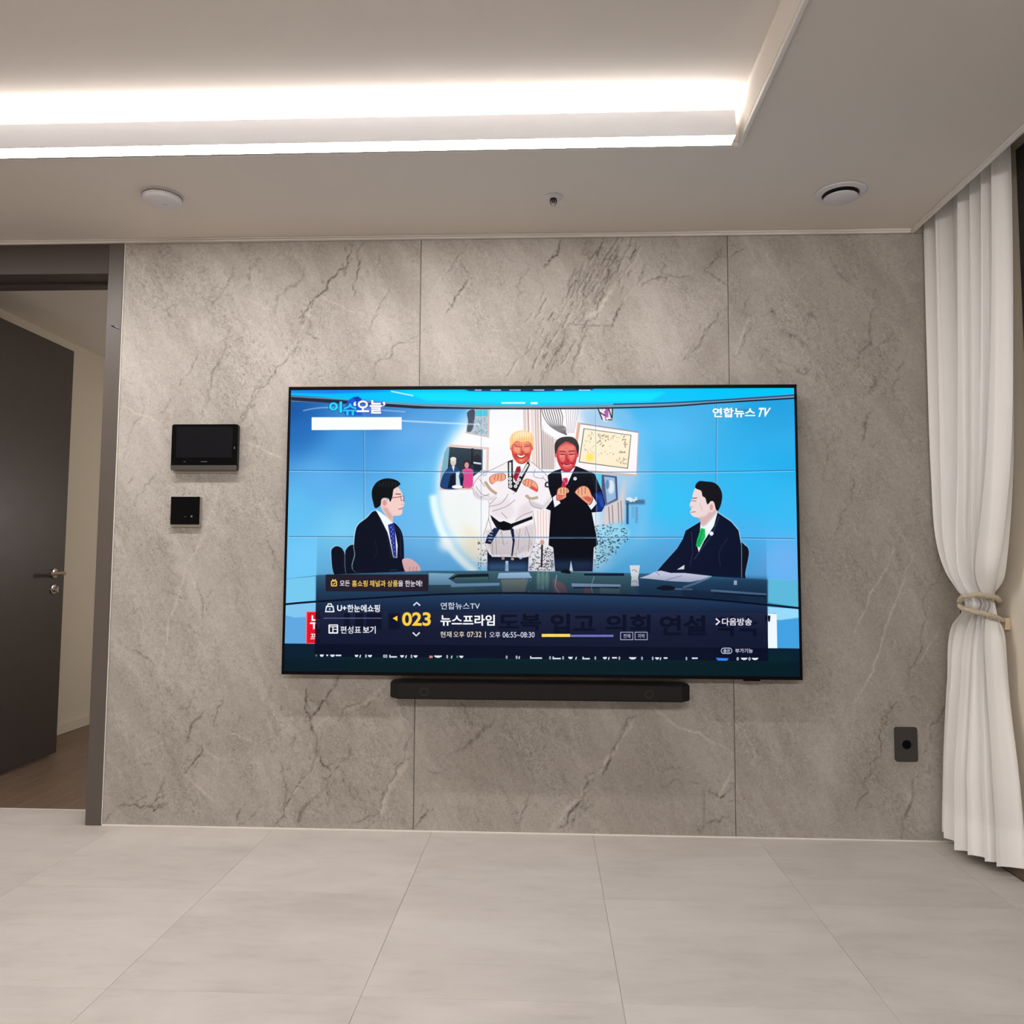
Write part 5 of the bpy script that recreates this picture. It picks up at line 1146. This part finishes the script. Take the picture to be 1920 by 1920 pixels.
pg(4, [(655, 230), (729, 230), (720, 300), (716, 318), (722, 380), (664, 380), (668, 318), (664, 300)], (238, 246, 250)); ln(4, [(672, 268), (690, 262), (712, 280)], 4, (150, 110, 120)); ln(4, [(672, 350), (700, 340), (712, 358)], 4, (110, 140, 150)); ln(4, [(1240, 412), (1500, 430), (1640, 440)], 14, (150, 200, 236), .9); ln(4, [(1260, 428), (1500, 446), (1640, 452)], 10, (14, 26, 44)); pg(4, [(1030, 400), (1450, 440), (1450, 480), (1040, 458)], (26, 60, 84), .7, 2)
# desk front below the dark curved edge
pg(0, [(530, 1134), (600, 1128), (760, 1118), (1010, 1114), (1280, 1121), (1500, 1141), (1500, 1290), (530, 1290)], (70, 128, 176))
pg(0, [(530, 1136), (592, 1130), (592, 1210), (530, 1210)], (96, 166, 222)); pg(0, [(530, 1134), (592, 1129), (592, 1156), (552, 1158), (530, 1152)], (130, 200, 240), .9, 1); pg(0, [(1438, 1136), (1500, 1141), (1500, 1216), (1438, 1214)], (66, 160, 224)); pg(0, [(1440, 1138), (1500, 1142), (1500, 1158), (1460, 1163), (1440, 1155)], (160, 222, 250), .9, 1)
ln(0, [(530, 1133.5), (593, 1128), (755, 1118), (860, 1113.5), (1010, 1112.5), (1280, 1120.5), (1500, 1140.5)], 3.2, (8, 16, 30), 1, 0, True)
# headline strip of the broadcast, mostly behind the channel banner
pg(3, [(207, 562), (290, 562), (290, 795), (205, 795)], (246, 120, 130)); pg(3, [(215, 568), (400, 568), (400, 790), (212, 790)], (222, 18, 40)); tx(3, '뉴스', 235, 590, 420, 690, (250, 250, 252), 1, .02); tx(3, '프라임', 238, 718, 380, 768, (250, 250, 252), 1, .02)
pg(0, [(600, 1146), (1456, 1150), (1457, 1216), (600, 1208)], (130, 150, 190)); pg(4, [(1652, 578), (1714, 580), (1718, 828), (1650, 828)], (236, 246, 252))
for s, t, b in ((3, '도복', (1590, 580, 1900, 700)), (4, '입고', (85, 580, 405, 720)), (4, '의회', (480, 585, 805, 720)), (4, '연설', (870, 590, 1205, 735)), (4, '약속', (1275, 595, 1580, 740)), (4, '"', (1630, 592, 1668, 636))): tx(s, t, *b, (14, 20, 40), 1, .03)
for x, w in ((480, 40), (560, 60), (640, 110), (800, 80)): rc(3, x, 575, x + w, 690, (18, 24, 46), .9, 2)
# lower ticker band
pg(0, [(528, 1206.5), (1010, 1211), (1500, 1216), (1506, 1290), (526, 1290)], (8, 32, 50))
pg(0, [(650, 1222), (1480, 1226), (1490, 1290), (640, 1290)], (6, 40, 44), .7, 10)
# translucent channel banner: gets denser downwards
x0, x1 = int(tf(0, [(592.5, 1120)])[0][0]), int(tf(0, [(1439, 1120)])[0][0])
ya = [tf(0, [(1000, y)])[0][1] for y in (1008, 1075, 1110, 1150, 1185, 1225, 1236)]
al = np.interp(np.arange(SH), ya, (0.04, .16, .55, .84, .91, .93, .93)); al[int(ya[-1]):] = 0; al[:int(ya[0])] = 0
ART[:, x0:x1] += (np.array((8, 14, 38)) / 255 - ART[:, x0:x1]) * al[:, None, None]
pg(0, [(528, 1236), (1500, 1241), (1506, 1290), (526, 1290)], (4, 24, 32), .55, 3)
# ends of ticker letters that show below the banner
for s, x, w, k in ((3, 275, 12, 's'), (3, 305, 30, 'u'), (3, 352, 14, 'd'), (3, 380, 34, 'u'), (3, 420, 40, 'd'), (3, 557, 26, 'u'), (3, 584, 16, 'j'), (3, 632, 12, 'o'), (3, 652, 30, 'u'), (3, 762, 14, 'o'), (3, 778, 14, 'o'), (3, 806, 56, 'L'), (3, 884, 28, 'u'), (3, 912, 18, 'j'), (3, 960, 12, 'o'), (3, 980, 30, 'u'), (3, 1093, 26, 'r'), (3, 1128, 58, 'u'), (3, 1217, 12, 'o'), (3, 1242, 16, 'j'), (3, 1290, 12, 's'), (3, 1310, 30, 'u'), (3, 1645, 12, 'o'), (3, 1716, 14, 'o'), (3, 1732, 12, 'j'), (3, 1820, 86, 'L'),
                   (4, 76, 12, 'o'), (4, 100, 60, 'L'), (4, 170, 12, 'o'), (4, 212, 34, 'u'), (4, 258, 14, 'j'), (4, 315, 54, 'L'), (4, 402, 12, 'o'), (4, 462, 30, 'u'), (4, 494, 14, 'j'), (4, 528, 36, 'd'), (4, 575, 12, 'o'), (4, 650, 54, 'u'), (4, 738, 12, 'o'), (4, 815, 12, 'o'), (4, 838, 30, 'u'), (4, 866, 14, 'j'), (4, 900, 28, 'd'), (4, 1058, 12, 'o'), (4, 1103, 42, 'd'), (4, 1425, 16, 'o'), (4, 1456, 48, 'u'), (4, 1510, 16, 'o'), (4, 1534, 48, 'u')):
    y = 870 + (x / 1900) * 16 if s == 3 else 888 + x / 1900 * 10; c = (222, 228, 240)
    if k == 'u': el(s, x + w / 2, y, w / 2, 17, c, 1, 0, 0, 180)
    elif k == 'd': rc(s, x, y, x + w, y + 11, c)
    elif k == 'L': rc(s, x, y - 2, x + 9, y + 18, c); rc(s, x, y + 8, x + w, y + 18, c)
    elif k == 'j': ln(s, [(x + w, y), (x + w * .6, y + 20)], 7, c)
    elif k == 'o': el(s, x + w / 2, y + 8, w / 2, 12, c); el(s, x + w / 2, y + 8, w / 5, 6, (20, 30, 50))
    elif k == 's': rc(s, x, y, x + w, y + 14, (90, 180, 120)); rc(s, x + 3, y + 3, x + w - 3, y + 10, (10, 30, 40))
    elif k == 'r': el(s, x + 8, y + 10, 8, 10, (220, 120, 120)); el(s, x + 20, y + 10, 6, 9, (200, 150, 150))
pg(4, [(1275, 896), (1370, 900), (1355, 918), (1290, 916)], (50, 130, 240))

# programme title and station name
pg(1, [(505, 160), (545, 135), (580, 128), (605, 145), (610, 265), (500, 262), (480, 250)], (24, 92, 214), 1, 1); pg(1, [(545, 135), (580, 128), (605, 145), (600, 170), (560, 160)], (30, 60, 170), .9)
for t, b, c in (('이', (372, 165, 466, 246), (40, 224, 250)), ('슈', (470, 178, 578, 266), (44, 196, 246))):
    tx(1, t, *b, (10, 60, 150), 1, .03, 0, .035); tx(1, t, *b, c, 1, .035)
pg(1, [(600, 150), (770, 165), (752, 256), (600, 256)], (90, 110, 210), .5, 4)
tx(1, '‘오늘’', 548, 152, 778, 252, (60, 70, 190), 1, .02, 0, .03); tx(1, '‘오늘’', 548, 152, 778, 252, (255, 255, 255), 1, .03)
pg(1, [(247, 278), (895, 277), (895, 367), (247, 370)], (248, 255, 255))
tx(2, '연합뉴스', 1252, 211, 1560, 281, (80, 120, 150), .6, .03, 0, .012, 1); tx(2, '연합뉴스', 1252, 209, 1560, 279, (255, 255, 255), 1, .03); tx(2, 'TV', 1566, 209, 1652, 275, (255, 255, 255), 1, .035, 28)

# channel banner lettering
rc(3, 347, 296, 1088, 418, (36, 27, 42), .97, 0, 12)
Y_, W_, Q_ = (255, 214, 90), (246, 246, 250), (226, 230, 244)
rc(3, 386, 340, 430, 382, Y_, 1, 0, 8); rc(3, 393, 347, 423, 375, (40, 32, 40), 1, 0, 5); ln(3, [(396, 330), (406, 342)], 6, Y_); ln(3, [(420, 330), (410, 342)], 6, Y_); ln(3, [(398, 362), (406, 368), (418, 354)], 6, Y_)
tx(3, '모든', 450, 340, 522, 380, W_, 1, .012); tx(3, '홈쇼핑', 537, 338, 650, 384, Y_, 1, .014); tx(3, '채널과', 664, 338, 780, 384, Y_, 1, .014); tx(3, '상품', 792, 338, 868, 384, Y_, 1, .014); tx(3, '을', 870, 340, 906, 382, W_, 1, .012); tx(3, '한눈에!', 920, 338, 1043, 384, W_, 1, .012)
pg(3, [(350, 522), (404, 522), (412, 568), (343, 568)], W_); pg(3, [(358, 531), (397, 531), (402, 559), (352, 559)], (22, 34, 66)); ln(3, [(362, 522), (366, 508), (388, 508), (392, 522)], 8, W_); pg(3, [(372, 536), (388, 545), (372, 555)], (170, 220, 230))
tx(3, 'U+', 430, 517, 498, 560, W_, 1, .03); tx(3, '한눈에쇼핑', 503, 513, 738, 568, W_, 1, .022); ln(3, [(333, 611), (750, 611)], 4, (130, 140, 180), .9)
rc(3, 368, 656, 438, 722, W_, 1, 0, 6); rc(3, 378, 676, 396, 712, (18, 22, 50)); rc(3, 404, 676, 428, 688, (18, 22, 50)); rc(3, 404, 694, 428, 712, (18, 22, 50)); rc(3, 378, 664, 428, 669, (18, 22, 50))
tx(3, '편성표', 454, 668, 602, 722, W_, 1, .010); tx(3, '보기', 615, 668, 708, 722, W_, 1, .02)
tx(3, '023', 898, 568, 1105, 667, (255, 206, 70), 1, .03); pg(3, [(830, 612), (865, 592), (865, 634)], (255, 206, 70))
ln(3, [(980, 520), (1003, 498), (1028, 520)], 10, Q_); ln(3, [(975, 714), (1000, 738), (1025, 714)], 10, Q_)
tx(3, '연합뉴스TV', 1176, 497, 1458, 548, Q_, 1, .006); tx(3, '뉴스프라임', 1174, 586, 1566, 666, (250, 250, 252), 1, .026)
tx(3, '현재', 1174, 706, 1254, 750, (250, 240, 214), 1, .006); tx(3, '오후', 1268, 706, 1346, 750, (250, 232, 206), 1, .006); tx(3, '07:32', 1366, 708, 1470, 748, (250, 226, 200), 1, .008); rc(3, 1496, 708, 1501, 752, Q_); tx(3, '오후', 1527, 708, 1606, 752, (226, 220, 240), 1, .006); tx(3, '06:55~08:30', 1622, 710, 1852, 750, Q_, 1, .006)
rc(4, 22, 730, 538, 746, (112, 112, 190)); rc(4, 22, 724, 226, 746, (255, 214, 96)); tx(4, '다음방송', 1320, 610, 1536, 664, (238, 232, 246), 1, .02); ln(4, [(1276, 614), (1302, 636), (1276, 658)], 11, (238, 232, 246))
for a, t in ((590, '전체'), (694, '자막')):
    for p in (((a, 712), (a + 88, 712)), ((a, 766), (a + 88, 766)), ((a, 711), (a, 768)), ((a + 88, 711), (a + 88, 768))): ln(4, p, 4, (190, 190, 220))
    tx(4, t, a + 20, 724, a + 70, 754, (206, 206, 232), 1, .008)
rc(4, 1312, 824, 1394, 868, (206, 214, 236), 1, 0, 21); rc(4, 1317, 829, 1389, 863, (20, 34, 56), 1, 0, 16); tx(4, '옵션', 1330, 833, 1376, 860, (220, 226, 240), 1, .02); tx(4, '부가기능', 1415, 829, 1542, 862, (226, 226, 240), 1, .016)

img = bpy.data.images.new('broadcast', SW, SH)
buf = np.ones((SH, SW, 4), dtype=np.float32); buf[..., :3] = np.clip(ART, 0, 1)[::-1]
img.pixels.foreach_set(buf.ravel()); img.update(); img.pack()
ms, nt, bs = mat_new('tv_picture')
ti = nt.nodes.new('ShaderNodeTexImage'); ti.image = img; ti.extension = 'EXTEND'
bs.inputs['Base Color'].default_value = (.001, .001, .001, 1); bs.inputs['Roughness'].default_value = .15; bs.inputs['Specular IOR Level'].default_value = .04
nt.links.new(ti.outputs[0], bs.inputs['Emission Color']); bs.inputs['Emission Strength'].default_value = 0.97
bm = bmesh.new(); x0, x1, z0, z1 = -.487, 1.425, .5985, 1.6685
add_box(bm, x0 - .469, x1 - .469, -.0608, -.0525, z0 - .586, z1 - .586)
bm.faces.ensure_lookup_table(); uvl = bm.loops.layers.uv.new('UVMap')
for f in bm.faces:
    for l in f.loops: l[uvl].uv = ((l.vert.co.x + .469 - x0) / (x1 - x0), (l.vert.co.z + .586 - z0) / (z1 - z0))
scr = link('screen', new_mesh('screen', bm), ms, tv)
scr['label'] = 'lit screen with a two-man news studio and a channel banner'
